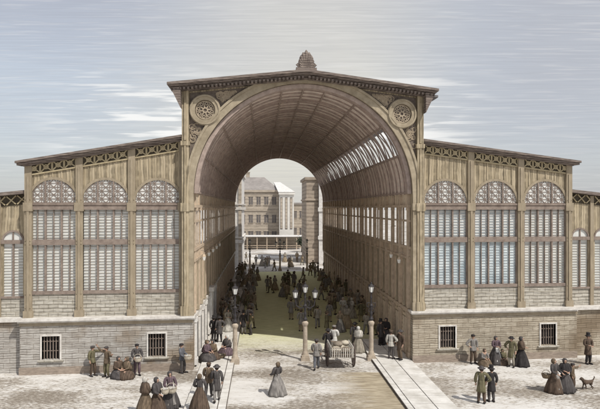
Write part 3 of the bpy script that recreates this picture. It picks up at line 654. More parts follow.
tree('small dark tree on the left of the far square', -5.2, 127, 4.4, 1.5, 5)

# ------------------------------------------------------------------ people
def skin_mesh(name, nodes, edges, sub=1, mat=None):
    """nodes: key -> (x,y,z,rx,ry). One continuous surface grown over the joints."""
    keys = list(nodes); me = bpy.data.meshes.new(name)
    me.from_pydata([nodes[k][:3] for k in keys], [(keys.index(a), keys.index(b)) for a, b in edges], [])
    o = bpy.data.objects.new('tmp', me); C.objects.link(o)
    md = o.modifiers.new('s', 'SKIN'); md.use_smooth_shade = True; md.branch_smoothing = .4
    sv = me.skin_vertices[0].data if me.skin_vertices else None
    if sv is None:
        me.attributes  # layer is created with the modifier below
        bpy.context.view_layer.objects.active = o
    for i, k in enumerate(keys):
        r = nodes[k]; me.skin_vertices[0].data[i].radius = (r[3], r[4] if len(r) > 4 else r[3]); me.skin_vertices[0].data[i].use_root = (i == 0)
    if sub: sm = o.modifiers.new('d', 'SUBSURF'); sm.levels = sub; sm.render_levels = sub
    dg = bpy.context.evaluated_depsgraph_get(); dg.update()
    out = bpy.data.meshes.new_from_object(o.evaluated_get(dg)); out.name = name
    bpy.data.objects.remove(o); bpy.data.meshes.remove(me)
    out.materials.clear(); out.materials.append(mat or mt['skin'])
    return out
def ensure_skin_ok():
    me = bpy.data.meshes.new('t'); me.from_pydata([(0,0,0),(0,0,1)],[(0,1)],[]); o = bpy.data.objects.new('t', me); C.objects.link(o)
    o.modifiers.new('s','SKIN'); ok = len(me.skin_vertices) > 0
    bpy.data.objects.remove(o); return ok
SKIN_OK = ensure_skin_ok()
# arms: (elbow, hand) for x<0 side and x>0 side; people face -Y
A_DOWN = lambda s: ((s*.25,.03,1.14),(s*.24,-.07,.88))
POSES = {
 'stand': dict(L=A_DOWN(-1), R=A_DOWN(1), f=(-.10,0,.10,-.04), lean=0),
 'walk':  dict(L=((-.24,.13,1.15),(-.22,.02,.92)), R=((.24,-.08,1.15),(.2,-.26,.98)), f=(-.09,-.26,.09,.26), lean=.05),
 'fold':  dict(L=((-.25,-.02,1.13),(-.06,-.25,1.12)), R=((.25,-.02,1.13),(.08,-.26,1.06)), f=(-.09,0,.09,-.03), lean=0),
 'carry': dict(L=((-.26,-.03,1.12),(-.17,-.32,1.0)), R=((.26,-.03,1.12),(.17,-.32,1.0)), f=(-.09,.04,.1,-.12), lean=-.04),
 'point': dict(L=A_DOWN(-1), R=((.40,-.12,1.36),(.62,-.22,1.44)), f=(-.12,0,.12,-.05), lean=0),
 'raise': dict(L=((-.38,-.06,1.5),(-.5,-.12,1.74)), R=((.33,-.1,1.22),(.5,-.2,1.34)), f=(-.13,0,.12,-.06), lean=.03),
 'hip':   dict(L=((-.38,.06,1.15),(-.18,-.04,1.02)), R=A_DOWN(1), f=(-.12,0,.12,-.02), lean=0),
 'bend':  dict(L=((-.26,-.30,.98),(-.16,-.45,.72)), R=((.26,-.30,.98),(.16,-.45,.72)), f=(-.12,.02,.12,-.04), lean=.28),
}
def joints(pose):
    if pose == 'sit':
        j = dict(pel=(0,.12,.34), wai=(0,.08,.52), che=(0,.0,.74), nec=(0,-.06,.93), hea=(0,-.09,1.07), top=(0,-.08,1.15))
        for s, n in ((-1,'L'),(1,'R')):
            j['sh'+n] = (s*.17,-.02,.88); j['el'+n] = (s*.25,-.12,.62); j['ha'+n] = (s*.1,-.34,.52)
            j['hi'+n] = (s*.1,.08,.32); j['kn'+n] = (s*.15,-.34,.42); j['an'+n] = (s*.13,-.34,.08); j['to'+n] = (s*.13,-.5,.05)
        return j
    p = POSES[pose]; l = p['lean']
    T = lambda x,y,z: (x, y-max(0,z-.9)*l*1.6, z-max(0,z-.9)*abs(l)*.35)
    j = dict(pel=(0,0,.93), wai=T(0,0,1.07), che=T(0,0,1.27), nec=T(0,.0,1.47), hea=T(0,-.02,1.60), top=T(0,-.01,1.67))
    for s, n in ((-1,'L'),(1,'R')):
        j['sh'+n] = T(s*.185,0,1.41); e, h = p[n]; j['el'+n] = T(*e) if pose != 'bend' else e; j['ha'+n] = T(*h) if pose != 'bend' else h
        fx, fy = (p['f'][0],p['f'][1]) if s < 0 else (p['f'][2],p['f'][3])
        j['hi'+n] = (s*.085,0,.89); j['kn'+n] = ((fx+s*.085)/2, fy*.55-.05, .49); j['an'+n] = (fx, fy+.02, .08+max(0,fy)*.15); j['to'+n] = (fx+s*.03, fy-.14, .035)
    return j
CACHE = {}
def lerp(a, b, t): return tuple(a[i]+(b[i]-a[i])*t for i in range(3))
def person_meshes(pose, fine):
    key = (pose, fine)
    if key in CACHE: return CACHE[key]
    j = joints(pose); N = {}; E = []
    def nd(k, p, r, r2=None): N[k] = (*p, r, r2 or r)
    nd('pel', j['pel'], .135,.10); nd('wai', j['wai'], .12,.09); nd('che', j['che'], .15,.105); nd('nec0', lerp(j['che'],j['nec'],.8), .08,.07); nd('nec', j['nec'], .05)
    hb = lerp(j['nec'], j['hea'], .55); nd('jaw', (hb[0],hb[1]-.01,hb[2]), .062,.068); nd('hea', j['hea'], .08,.095); nd('top', j['top'], .06,.07)
    E += [('pel','wai'),('wai','che'),('che','nec0'),('nec0','nec'),('nec','jaw'),('jaw','hea'),('hea','top')]
    for n, s in (('L',-1),('R',1)):
        nd('sh'+n, j['sh'+n], .065); nd('el'+n, j['el'+n], .045); d = Vector(j['ha'+n])-Vector(j['el'+n]); d.normalize()
        nd('wr'+n, tuple(Vector(j['ha'+n])-d*.06), .027,.03); nd('pa'+n, tuple(Vector(j['ha'+n])+d*.02), .036,.02)
        nd('hi'+n, j['hi'+n], .085); nd('th'+n, lerp(j['hi'+n],j['kn'+n],.5), .075); nd('kn'+n, j['kn'+n], .056); nd('ca'+n, lerp(j['kn'+n],j['an'+n],.35), .058); nd('an'+n, j['an'+n], .038); nd('to'+n, j['to'+n], .035,.03)
        E += [('nec0','sh'+n),('sh'+n,'el'+n),('el'+n,'wr'+n),('wr'+n,'pa'+n),('pel','hi'+n),('hi'+n,'th'+n),('th'+n,'kn'+n),('kn'+n,'ca'+n),('ca'+n,'an'+n),('an'+n,'to'+n)]
        if fine:
            side = Vector((s,0,0)) if abs(d.x) < .8 else Vector((0,1,0)); side = (side-d*side.dot(d)).normalized(); up = d.cross(side)
            base = Vector(j['ha'+n])+d*.05
            for k in range(4):
                q = (k-1.5)*.02; L_ = (.062,.075,.07,.055)[k]; a = base+side*q; b_ = a+d*L_*.6+up*.01; c = a+d*L_+up*.028
                for m_, pt in enumerate((a,b_,c)): nd(f'f{n}{k}{m_}', tuple(pt), .0095-.001*m_)
                E += [('pa'+n, f'f{n}{k}0'),(f'f{n}{k}0',f'f{n}{k}1'),(f'f{n}{k}1',f'f{n}{k}2')]
            a = Vector(j['ha'+n])-d*.01-side*s*.035; nd(f't{n}0', tuple(a-side*s*.005), .011); nd(f't{n}1', tuple(a-side*s*.02+d*.04), .009); E += [('pa'+n,f't{n}0'),(f't{n}0',f't{n}1')]
    out = {}
    out['body'] = skin_mesh('body', N, E, 1)
    # face: nose and ears sit on the same mesh
    h = j['hea']; fm = MB(); fm.ball((h[0],h[1]-.1,h[2]-.01),(.014,.024,.025),6,4); fm.ball((h[0],h[1]-.088,h[2]-.055),(.028,.014,.008),6,4)
    for s in (-1,1): fm.ball((h[0]+s*.083,h[1]+.01,h[2]-.01),(.012,.022,.032),6,4)
    import bmesh
    bm = bmesh.new(); bm.from_mesh(out['body']); t = bpy.data.meshes.new('t'); t.from_pydata(fm.v,[],fm.f); bm.from_mesh(t); bm.to_mesh(out['body']); bm.free(); bpy.data.meshes.remove(t)
    def mesh(mb, name, mat):
        me = bpy.data.meshes.new(name); me.from_pydata(mb.v,[],mb.f); me.materials.append(mat); me.shade_smooth(); return me
    out['eyes'] = []
    for s in (-1,1): ey = MB(); ey.ball((h[0]+s*.033,h[1]-.088,h[2]+.015),(.012,.01,.009),6,4); out['eyes'].append(mesh(ey,'eye',mt['eye']))
    # trousers
    N2 = {'pel': (*lerp(j['pel'],j['wai'],.2), .15,.12)}; E2 = []; N2['wai'] = (*lerp(j['pel'],j['wai'],.8), .14,.11); E2.append(('pel','wai'))
    for n in 'LR':
        for k, r in (('hi',.105),('th',.098),('kn',.08),('ca',.078)): N2[k+n] = (*N[k+n][:3], r, r)
        N2['an'+n] = (*N['an'+n][:3], .062,.062)
        E2 += [('pel','hi'+n),('hi'+n,'th'+n),('th'+n,'kn'+n),('kn'+n,'ca'+n),('ca'+n,'an'+n)]
    out['trousers'] = skin_mesh('trousers', N2, E2, 1, CL['charcoal'])
    for n in 'LR':
        sh = MB(); a, t_ = j['an'+n], j['to'+n]; sh.tube([(a[0],a[1]+.07,.05+a[2]-.08),(a[0],a[1],.055+a[2]-.08),(t_[0],t_[1],.04),(t_[0],t_[1]-.05,.03)],[.035,.055,.048,.02],7)
        out['shoe'+n] = mesh(sh,'shoe',CL['black'])
    # coat / bodice
    N3 = {}; E3 = []
    for k, r, r2 in (('pel',.165,.13),('wai',.148,.118),('che',.18,.135),('nec0',.10,.09)): N3[k] = (*N[k][:3], r, r2)
    E3 += [('pel','wai'),('wai','che'),('che','nec0')]
    for n in 'LR':
        N3['sh'+n] = (*N['sh'+n][:3], .09,.09); N3['el'+n] = (*N['el'+n][:3], .075,.075); N3['wr'+n] = (*N['wr'+n][:3], .055,.055)
        E3 += [('nec0','sh'+n),('sh'+n,'el'+n),('el'+n,'wr'+n)]
    out['coat'] = skin_mesh('coat', N3, E3, 1, CL['black'])
    px, py, pz = j['pel']; le = (0,0)
    tl = MB(); tl.lathe((px,py,0),[(.20,pz-.38),(.19,pz-.3),(.17,pz-.1),(.155,pz+.05),(.14,pz+.16)],16,.06,5,1,.85); out['coat_skirt'] = mesh(tl,'coat_skirt',CL['black'])
    sm = MB(); sm.lathe((px,py,0),[(.19,pz-.16),(.185,pz-.1),(.165,pz+.02),(.15,pz+.12)],16,.05,6,1,.85); out['blouse_hem'] = mesh(sm,'blouse_hem',CL['cream'])
    if pose == 'sit': sk = MB(); sk.lathe((0,-.12,0),[(.50,.0),(.47,.12),(.40,.3),(.30,.42),(.17,.50)],22,.09,6,.95,1.0)
    else: sk = MB(); sk.lathe((0,py+.02,0),[(.43,.02),(.41,.12),(.36,.38),(.28,.65),(.20,.86),(.135,1.02),(.125,1.1)],32,.13,8,1,.95)
    out['skirt'] = mesh(sk,'skirt',CL['brown'])
    c = j['che']; ne = j['nec']
    shw = MB(); ly = ne[1]-c[1]; z0 = c[2]-.12
    shw.lathe((c[0],c[1]+.015,0),[(.27,z0-.14),(.27,z0),(.245,z0+.12),(.20,ne[2]-.06),(.10,ne[2]+.01),(.06,ne[2]+.03)],18,.05,6,1,.78,lean=(0,ly)); out['shawl'] = mesh(shw,'shawl',CL['grey'])
    ap = MB(); vs = []
    for i in range(7):
        for q in range(6):
            a = R(-90-38+76*q/5); z = (1.04 if pose!='sit' else .45)-(.8 if pose!='sit' else .4)*i/6
            r = (.13+.20*((1.04-z)/.8)**1.1+.035) if pose!='sit' else (.2+.28*i/6+.04)
            vs.append((r*math.cos(a), py+(.02 if pose!='sit' else -.24)+r*.95*math.sin(a)-.015, z))
    fs = [(i*6+q,i*6+q+1,(i+1)*6+q+1,(i+1)*6+q) for i in range(6) for q in range(5)]
    nv = len(vs); vs2 = [(x,y+.015,z) for x,y,z in vs]; ap.add(vs+vs2, fs+[tuple(k+nv for k in f[::-1]) for f in fs]); out['apron'] = mesh(ap,'apron',CL['white'])
    hx, hy, hz = j['hea']
    def hat(prof, name, mat, n=14, sy=1.12): m = MB(); m.lathe((hx,hy+.005,hz),prof,n,0,1,1,sy); return mesh(m,name,mat)
    out['top_hat'] = hat([(.16,.045),(.165,.055),(.10,.062),(.093,.12),(.098,.235),(.096,.24)],'top_hat',CL['black'])
    out['round_hat'] = hat([(.17,.04),(.172,.052),(.105,.06),(.10,.12),(.06,.155)],'round_hat',CL['charcoal'])
    out['cap'] = hat([(.098,.03),(.112,.05),(.115,.09),(.07,.125)],'cap',CL['charcoal'])
    m = MB(); m.lathe((hx,hy+.05,hz),[(.07,-.12),(.10,-.08),(.112,-.01),(.108,.05),(.075,.105),(.03,.125)],14,.02,5,1,1.0); out['bonnet'] = mesh(m,'bonnet',CL['white'])
    m = MB(); m.lathe((hx,hy+.035,hz),[(.07,-.07),(.092,-.02),(.095,.04),(.07,.09),(.02,.11)],12,.02,5,1,1.0); out['hair'] = mesh(m,'hair',mt['hair'])
    CACHE[key] = out; return out
OUT = {   # outfit -> (piece, child name, colour slot)
 'gent':   [('trousers','trousers',1),('coat','coat',0),('coat_skirt','coat_tails',0),('shoeL','shoe',9),('shoeR','shoe',9),('hair','hair',8),('top_hat','top_hat',2)],
 'hatman': [('trousers','trousers',1),('coat','coat',0),('coat_skirt','coat_tails',0),('shoeL','shoe',9),('shoeR','shoe',9),('hair','hair',8),('round_hat','hat',2)],
 'worker': [('trousers','trousers',1),('coat','blouse',0),('blouse_hem','blouse_hem',0),('shoeL','shoe',9),('shoeR','shoe',9),('hair','hair',8),('cap','cap',2)],
 'woman':  [('coat','bodice',0),('skirt','skirt',1),('shoeL','shoe',9),('shoeR','shoe',9),('hair','hair',8),('bonnet','bonnet',2)],
 'shawl':  [('coat','bodice',0),('skirt','skirt',1),('shawl','shawl',0),('hair','hair',8),('bonnet','bonnet',2)],
 'apron':  [('coat','bodice',0),('skirt','skirt',1),('shoeL','shoe',9),('shoeR','shoe',9),('apron','apron',3),('hair','hair',8),('bonnet','bonnet',2)],
}
def person(label, loc, rot, pose, outfit, cols, h=1.0, group=None, fine=True, parts=True):
    ms = person_meshes(pose, fine)
    root = thing('person', label, 'person', loc, group); root.rotation_euler = (0,0,R(rot)); root.scale = (h*1.08,h*1.08,h)
    b = bpy.data.objects.new('body', ms['body']); C.objects.link(b); b.parent = root
    if fine:
        for em in ms['eyes']: e = bpy.data.objects.new('eye', em); C.objects.link(e); e.parent = root
    for piece, nm, slot in OUT[outfit]:
        o = bpy.data.objects.new(nm, ms[piece]); C.objects.link(o); o.parent = root
        mat = mt['hair'] if slot == 8 else CL['black'] if slot == 9 else CL[cols[slot] if slot < len(cols) else 'white']
        o.material_slots[0].link = 'OBJECT'; o.material_slots[0].material = mat
    return root
def basket(label, loc, mat='wicker', r=.22, handle=True, group=None):
    t = thing('basket', label, 'basket', loc, group); x,y,z = loc; m = MB()
    m.lathe((x,y,z),[(r*.7,0),(r*.9,.08),(r,.2),(r*1.04,.22),(r*.9,.2),(r*.6,.17)],14); m.build('wicker_bowl', mt[mat], t)
    if handle: m = MB(); m.tube([(x+r*math.cos(a),y,z+.2+r*1.0*math.sin(a)) for a in [PI*k/8 for k in range(9)]],.014,5); m.build('handle', mt[mat], t)
    m = MB()
    for k in range(9): a = k*2.4; q = r*.55*math.sqrt(k/9); m.ball((x+q*math.cos(a),y+q*math.sin(a),z+.22),(.06,.06,.05),7,4)
    m.build('produce', CL['cream'] if mat=='wicker' else mt['sack'], t)
    return t
def held(px, py, rot, dx, dy, z, label, **k):    # something held by a person standing at px,py and turned by rot
    g_ = gp(px, py); c, s = math.cos(R(rot)), math.sin(R(rot)); return basket(label, (g_[0]+c*dx-s*dy, g_[1]+s*dx+c*dy, z+g_[2]), **k)
# left square, by the wall (rotation 90 = faces right, -90 = faces left, 180 = back to us)
person('man in short dark jacket pointing at his companion beside the left wall', gp(92.5,376), 60, 'point', 'worker', ('olive','umber','charcoal'))
person('man with one arm thrown up, second from the left by the wall', gp(107,377), -25, 'raise', 'worker', ('brown','olive','charcoal'), 1.02)
person('dark clad woman crouching on the ground between the two groups at the left wall', gp(118,377), 40, 'sit', 'shawl', ('umber','charcoal','charcoal'))
person('brown shawled woman crouching beside the basket carrier at the left wall', gp(127.5,377.5), -35, 'sit', 'shawl', ('brown','umber','brown'))
person('man with pale basket standing right of the crouching women at the left wall', gp(137,375), 20, 'carry', 'worker', ('charcoal','plum','black'), 1.04)
held(137,375,20,0,-.34,.86,'pale basket held by the man at the left wall')
person('market porter striding past the left wall with a round pale basket', gp(182,373), 75, 'carry', 'worker', ('slate','charcoal','black'))
held(182,373,75,0,-.36,.82,'round pale basket carried by the striding porter', handle=False, r=.25)
# foreground left
person('woman in long brown cloak, left of the three women at the bottom edge', gp(145.5,414.5), 130, 'fold', 'shawl', ('umber','brown','cream'), 1.02)
person('woman with pale bundle, middle of the three women at the bottom edge', gp(157.5,414), 60, 'carry', 'shawl', ('charcoal','umber','charcoal'), 1.0)
held(157.5,414,60,.1,-.36,.98,'pale bundle basket held by the middle woman at the bottom edge', r=.2, handle=False)
person('woman in dark plum dress, right of the three women at the bottom edge', gp(170,408), 20, 'carry', 'apron', ('plum','charcoal','charcoal','grey'), 1.02)
held(170,408,20,0,-.4,.86,'oval pale basket held by the right woman at the bottom edge', r=.25)
person('woman in dark bodice and pale overskirt on the left walkway at the bottom edge', gp(200,413.5), 170, 'carry', 'apron', ('charcoal','umber','brown','grey'), 1.02)
person('shorter man in brown coat and cap walking away on the left walkway', gp(208.5,401), 175, 'walk', 'worker', ('brown','charcoal','umber'), 1.03)
person('taller man in dark coat beside him walking away on the left walkway', gp(216.8,404.5), 185, 'walk', 'hatman', ('charcoal','grey','charcoal'), 1.03)
# sellers and strollers on the left walkway under the arch
person('plum clad seller sitting by the left podium corner', gp(206,362), 60, 'sit', 'shawl', ('plum','charcoal','brown'), 1.05)
person('brown clad seller sitting second from the left podium corner', gp(213,360.5), -20, 'sit', 'shawl', ('brown','umber','charcoal'), 1.0)
basket('brown basket on the walkway between the sitting sellers and the lamp', (gp(221,360)[0],gp(221,360)[1],.135), mat='wickerdk', r=.3)
person('seller with white kerchief sitting close to the left lamp pedestal', gp(227.5,356), -40, 'sit', 'shawl', ('charcoal','plum','white'), 1.05)
person('dark coated man standing behind the sellers on the left walkway', gp(213.5,343), 160, 'stand', 'gent', ('black','charcoal','black'))
person('dark coated man in round hat right beside him behind the sellers', gp(219.5,344), 200, 'hip', 'hatman', ('charcoal','black','black'), 1.05)
person('woman in pale dress behind the left lamp post', gp(228,333), 30, 'fold', 'woman', ('buff','cream','charcoal'))
person('gentleman in black right of the left lamp post', gp(243.5,334), 20, 'stand', 'gent', ('black','grey','black'), 1.0)
person('man in olive coat talking with the gentleman right of the left lamp post', gp(251,334.5), -60, 'point', 'hatman', ('olive','charcoal','charcoal'), 1.0)
person('strolling figure in brown on the left walkway beyond the sellers', gp(223,326), 10, 'walk', 'worker', ('brown','charcoal','umber'))
# middle of the square
person('lone woman in grey dress holding a stick in the middle foreground', gp(277,395), -140, 'carry', 'apron', ('charcoal','grey','brown','tanc'), 1.0)
w_ = gp(281.5,395); st = MB(); st.tube([(w_[0]+.08,w_[1],.0),(w_[0]-.22,w_[1]-.15,1.15)],.02,5); tag(st.build('walking_stick', mt['wooddk']), 'long thin stick in the hand of the lone foreground woman', 'stick')
person('carter in grey coat seen from behind, walking left of the cart', gp(316.5,369.5), 175, 'walk', 'worker', ('grey','slate','charcoal'), 1.05)
# the cart
cx_, cy_, _ = gp(340.5, 366.5); cart = thing('handcart', 'two wheeled market cart with slatted sides and a heaped load', 'cart', (cx_,cy_,0))
Tc = lambda x,y,z: (x+cx_, y+cy_, z)
m = MB(Tc); m.box(-.62,.62,-.75,1.15,.72,.82)
for z in (.9,1.08,1.26): m.box(-.62,.62,-.78,-.74,z,z+.06)
m.build('bed', mt['wood'], cart)
m = MB(Tc)
for s in (-1,1):
    for z in (.92,1.1,1.28): m.box(s*.64-.02,s*.64+.02,-.76,1.15,z,z+.07)
    for k in range(8): y = -.72+k*.26; m.box(s*.67-.02,s*.67+.02,y,y+.05,.7,1.38)
for k in range(10): x = -.58+k*.128; m.box(x-.025,x+.025,-.82,-.78,.72,1.3)
m.build('slatted_side', CL['cream'], cart)
for s in (-1,1):
    m = MB(Tc); pts = [(s*.80, .15+.66*math.cos(a), .68+.66*math.sin(a)) for a in [2*PI*k/28 for k in range(29)]]
    m.tube(pts,.045,6); 
    for k in range(12): a = 2*PI*k/12; m.tube([(s*.8,.15,.68),(s*.8,.15+.64*math.cos(a),.68+.64*math.sin(a))],.022,5)
    w = m.build('wheel', mt['wooddk'], cart); m = MB(Tc); m.tube([(s*.66,.15,.68),(s*.92,.15,.68)],.09,8); m.build('hub', mt['wood'], w)
m = MB(Tc)
for s in (-1,1): m.tube([(s*.5,1.1,.78),(s*.42,2.6,.95)],.045,6)
m.box(-.42,.42,2.5,2.56,.92,.98); m.build('shafts', mt['wood'], cart)
for i,(x,y,z,a,b_,c) in enumerate(((-.3,-.3,1.05,.34,.38,.24),(.3,-.25,1.03,.33,.38,.22),(0,.4,1.08,.5,.42,.3),(-.15,0,1.36,.3,.32,.16),(.3,.3,1.38,.26,.26,.14))):
    m = MB(Tc); rnd = random.Random(i)
    m.ball((x,y,z),(a,b_,c),12,7); m.v = [(p[0]+rnd.uniform(-.02,.02),p[1]+rnd.uniform(-.02,.02),p[2]+rnd.uniform(-.02,.02)) for p in m.v]
    tag(m.build('sack', mt['sack'] if i%2 else mt['wicker'], None, True), ['pale sack at the left rear of the cart','dark sack at the right rear of the cart','large pale sack in the front of the cart','dark sack on top of the load, left','pale small sack on top of the load, right'][i], 'sack', 'sacks heaped on the cart')
person('man in black at the shafts of the cart, left', (cx_-.52, cy_+2.2, 0), 190, 'carry', 'hatman', ('black','charcoal','black'), 1.08)
person('figure in white blouse just beyond the cart', (cx_-.02, cy_+3.1, 0), 160, 'fold', 'worker', ('white','cream','grey'), 1.1)
person('dark coated man behind the white dressed woman right of the cart', gp(355,350), 170, 'stand', 'hatman', ('charcoal','black','black'), 1.08)
person('woman in white dress walking right of the cart', gp(358.5,352), 150, 'fold', 'shawl', ('cream','buff','white'), 1.0)
person('man in white shirt standing on the right walkway', gp(391,361), 150, 'hip', 'worker', ('cream','charcoal','umber'), 1.04)
person('man in dark coat right of the white shirted man on the right walkway', gp(400.5,362), -60, 'stand', 'hatman', ('umber','brown','charcoal'), 1.08)
person('dark hatted man behind the right lamp post', gp(380.5,347), 30, 'stand', 'gent', ('charcoal','black','black'), 1.0)
person('woman in dark cloak beside the hatted man behind the right lamp post', gp(386,345.5), -30, 'fold', 'shawl', ('black','charcoal','charcoal'), 1.04)
# right square
person('man in grey jacket with a hand on his hip, leftmost at the right wall', gp(473,363.5), 10, 'hip', 'worker', ('grey','umber','black'), 1.04)
person('huddled figure with white lap sitting left of the aproned woman', gp(484,365), 20, 'sit', 'apron', ('grey','brown','umber','white'), .85)
person('woman in white apron standing at the right wall', gp(496,364), 15, 'fold', 'apron', ('plum','charcoal','charcoal','white'), 1.0)
person('small huddled figure sitting right of the aproned woman', gp(502.5,364), -20, 'sit', 'shawl', ('olive','umber','olive'), .8)
person('man in long olive coat and pale stockings at the right wall', gp(511.5,367), -40, 'hip', 'hatman', ('olive','buff','black'), 1.06)
person('woman in wide dark skirt with pale kerchief right of the long coated man', gp(521.5,366), 60, 'fold', 'shawl', ('umber','black','charcoal'), 1.04)
person('man in round hat and olive brown coat, left of the couple in the right foreground', gp(481.5,403.5), 160, 'hip', 'hatman', ('olive','umber','charcoal'), 1.05)
person('man in black top hat and long coat, right of the couple in the right foreground', gp(491.5,402), 185, 'stand', 'gent', ('black','charcoal','black'), 1.0)
person('woman with a basket on her arm, left of the three beside the dog', gp(555,392.5), 30, 'carry', 'apron', ('charcoal','umber','brown','grey'), 1.02)
held(555,392.5,-30,-.42,-.1,.72,'dark basket on the arm of the woman left of the three beside the dog', mat='wickerdk')
person('middle figure in dark shawl of the three beside the dog', gp(565,392), -10, 'fold', 'shawl', ('black','charcoal','charcoal'), 1.02)
person('shorter figure in brown pointing to the dog', gp(572.5,390.5), 50, 'point', 'worker', ('brown','umber','charcoal'), .84)
person('solitary man in long dark coat at the far right wall', gp(588,364), 10, 'fold', 'gent', ('umber','black','black'), 1.06)
# dog
dx_, dy_, _ = gp(587, 389.5)
N = dict(ch=(-.14,0,.40,.12,.13), be=(.08,0,.40,.095,.1), ru=(.26,0,.41,.1,.1), ne=(-.25,0,.5,.075,.07), he=(-.33,0,.60,.075,.07), mu=(-.46,0,.56,.035,.04), t1=(.38,0,.50,.03,.03), t2=(.46,0,.62,.03,.03), t3=(.42,0,.7,.018,.018),
     e1=(-.31,.055,.67,.018,.025), e2=(-.31,-.055,.67,.018,.025))
E = [('ch','be'),('be','ru'),('ch','ne'),('ne','he'),('he','mu'),('ru','t1'),('t1','t2'),('t2','t3'),('he','e1'),('he','e2')]
for i, s in enumerate((-1,1)):
    N.update({f'a{i}':(-.16,s*.07,.30,.045), f'b{i}':(-.15-.03*s,s*.075,.16,.03), f'c{i}':(-.17-.05*s,s*.075,.03,.026), f'h{i}':(.25,s*.07,.32,.06), f'k{i}':(.2+.04*s,s*.08,.24,.04), f'o{i}':(.33+.03*s,s*.08,.14,.026), f'p{i}':(.29+.03*s,s*.08,.03,.026)})
    E += [('ch',f'a{i}'),(f'a{i}',f'b{i}'),(f'b{i}',f'c{i}'),('ru',f'h{i}'),(f'h{i}',f'k{i}'),(f'k{i}',f'o{i}'),(f'o{i}',f'p{i}')]
dm = skin_mesh('dog', N, E, 1, CL['umber']); d = bpy.data.objects.new('dog', dm); C.objects.link(d); d.location = (dx_,dy_,0); d.rotation_euler = (0,0,R(12)); tag(d, 'small dark dog with raised tail standing at the far right', 'dog')

# ------------------------------------------------------------------ the crowd inside and beyond
kinds = [('stand','gent',('grey','tanc','brown')),('walk','hatman',('tanc','olive','brown')),('fold','shawl',('buff','tanc','grey')),('walk','worker',('buff','grey','olive')),
         ('carry','apron',('tanc','grey','tanc','cream')),('hip','hatman',('olive','tanc','brown')),('stand','worker',('tanc','brown','grey')),('fold','woman',('cream','buff','cream'))]
protos = [None]*len(kinds)
def crowd(px, py, label, group, k=None, z=0):
    k = random.choice((0,0,1,1,2,2,3,3,3,4,5,5,6,7)) if k is None else k; g_ = gp(px, py)
    if protos[k] is None: o = person(label, (0,0,0), 0, *kinds[k], fine=False); protos[k] = o
    else: o = copy_tree(protos[k])
    o.location = g_; o.rotation_euler = (0,0,R(random.choice((0,180,90,-90,160,20))+random.uniform(-25,25))); s = random.uniform(.96,1.08); o.scale = (s*1.08,s*1.08,s)
    tag(o, label, 'person', group)
LR = 'small figure in the crowd on the right half of the covered street floor'; GR = 'crowd on the right half of the hall floor'
for px, py in ((317.5,328),(329.5,322),(343,318),(334,298),(342,302),(350.5,307),(358,309),(323,283),(329,285),(340,332),(346,296),(326,292),(318,276),(336,283),(352,318),(330,308),(361,322),(366,334),(347,328),(338,290),(321,300),(313,272),(356,299),(331,277),(325,272),(363,316),(349,312)):
    crowd(px, py, LR, GR)
for _ in range(32):
    t = random.random()**.8; Y = 43+45*(1-t); X = random.uniform(2.2, 8.6); py = VY+CAMZ*F/Y; crowd(VX+X/Y*F, py, LR, GR)
LL = 'small figure in the dense crowd along the left side of the covered street'; GL = 'crowd along the left side of the hall'
for _ in range(36):
    Y = 47+42*random.random()**1.1; X = random.uniform(-3.6, -.9+.4*random.random()); crowd(VX+X/Y*F, VY+CAMZ*F/Y, LL, GL)
for i, (px, py) in enumerate(((267.5,291),(271,293),(275,290))): crowd(px, py, ['left figure of the trio standing alone in mid hall','middle figure of the trio standing alone in mid hall','right figure of the trio standing alone in mid hall'][i], 'trio in mid hall', i)
LF = 'tiny distant figure in the sunlit square beyond the far arch'; GF = 'people in the far square'
for px, py in ((256,265),(262,266),(265,268),(267,267),(269,266),(274.5,271),(285,262),(289,268),(291,267),(297,262),(246,262),(302,265),(283,248),(276,247),(262,248)): crowd(px, py, LF, GF)

# ------------------------------------------------------------------ light, sky, camera
EL, AZ = R(51), R(137)                      # azimuth clockwise from +Y
ts = Vector((math.cos(EL)*math.sin(AZ), math.cos(EL)*math.cos(AZ), math.sin(EL)))
sd = bpy.data.lights.new('sun', 'SUN'); sd.energy = 2.9; sd.angle = R(.5); sd.color = (1,.95,.86)
so_ = bpy.data.objects.new('sun', sd); C.objects.link(so_); so_.rotation_euler = ts.to_track_quat('Z','Y').to_euler(); so_.location = (30,0,60)
W = bpy.data.worlds.new('World'); SC.world = W; W.use_nodes = True; nt = W.node_tree; L = nt.links
bg = nt.nodes['Background']; bg.inputs['Strength'].default_value = .132
sk = nn(nt,'ShaderNodeTexSky', sky_type='NISHITA'); sk.sun_disc = False; sk.sun_elevation = EL; sk.sun_rotation = AZ; sk.dust_density = 2.5; sk.air_density = 1
tc = nn(nt,'ShaderNodeTexCoord'); sp = nn(nt,'ShaderNodeSeparateXYZ'); L.new(tc.outputs['Generated'], sp.inputs[0])
mxy = nn(nt,'ShaderNodeMath', operation='MAXIMUM'); mxy.inputs[1].default_value = .35; L.new(sp.outputs['Y'], mxy.inputs[0])
dvz = nn(nt,'ShaderNodeMath', operation='DIVIDE'); L.new(sp.outputs['Z'], dvz.inputs[0]); L.new(mxy.outputs[0], dvz.inputs[1])
cbv = nn(nt,'ShaderNodeCombineXYZ'); L.new(sp.outputs['X'], cbv.inputs['X']); L.new(sp.outputs['Y'], cbv.inputs['Y']); L.new(dvz.outputs[0], cbv.inputs['Z']); SKV = cbv.outputs[0]
def noise(scl, sx, sy, sz, det=5, loc=(0,0,0)):
    mp = nn(nt,'ShaderNodeMapping'); mp.inputs['Scale'].default_value = (sx,sy,sz); mp.inputs['Location'].default_value = loc; L.new(SKV, mp.inputs['Vector'])
    n_ = nn(nt,'ShaderNodeTexNoise'); n_.inputs['Scale'].default_value = scl; n_.inputs['Detail'].default_value = det; L.new(mp.outputs[0], n_.inputs['Vector']); return n_.outputs['Fac']
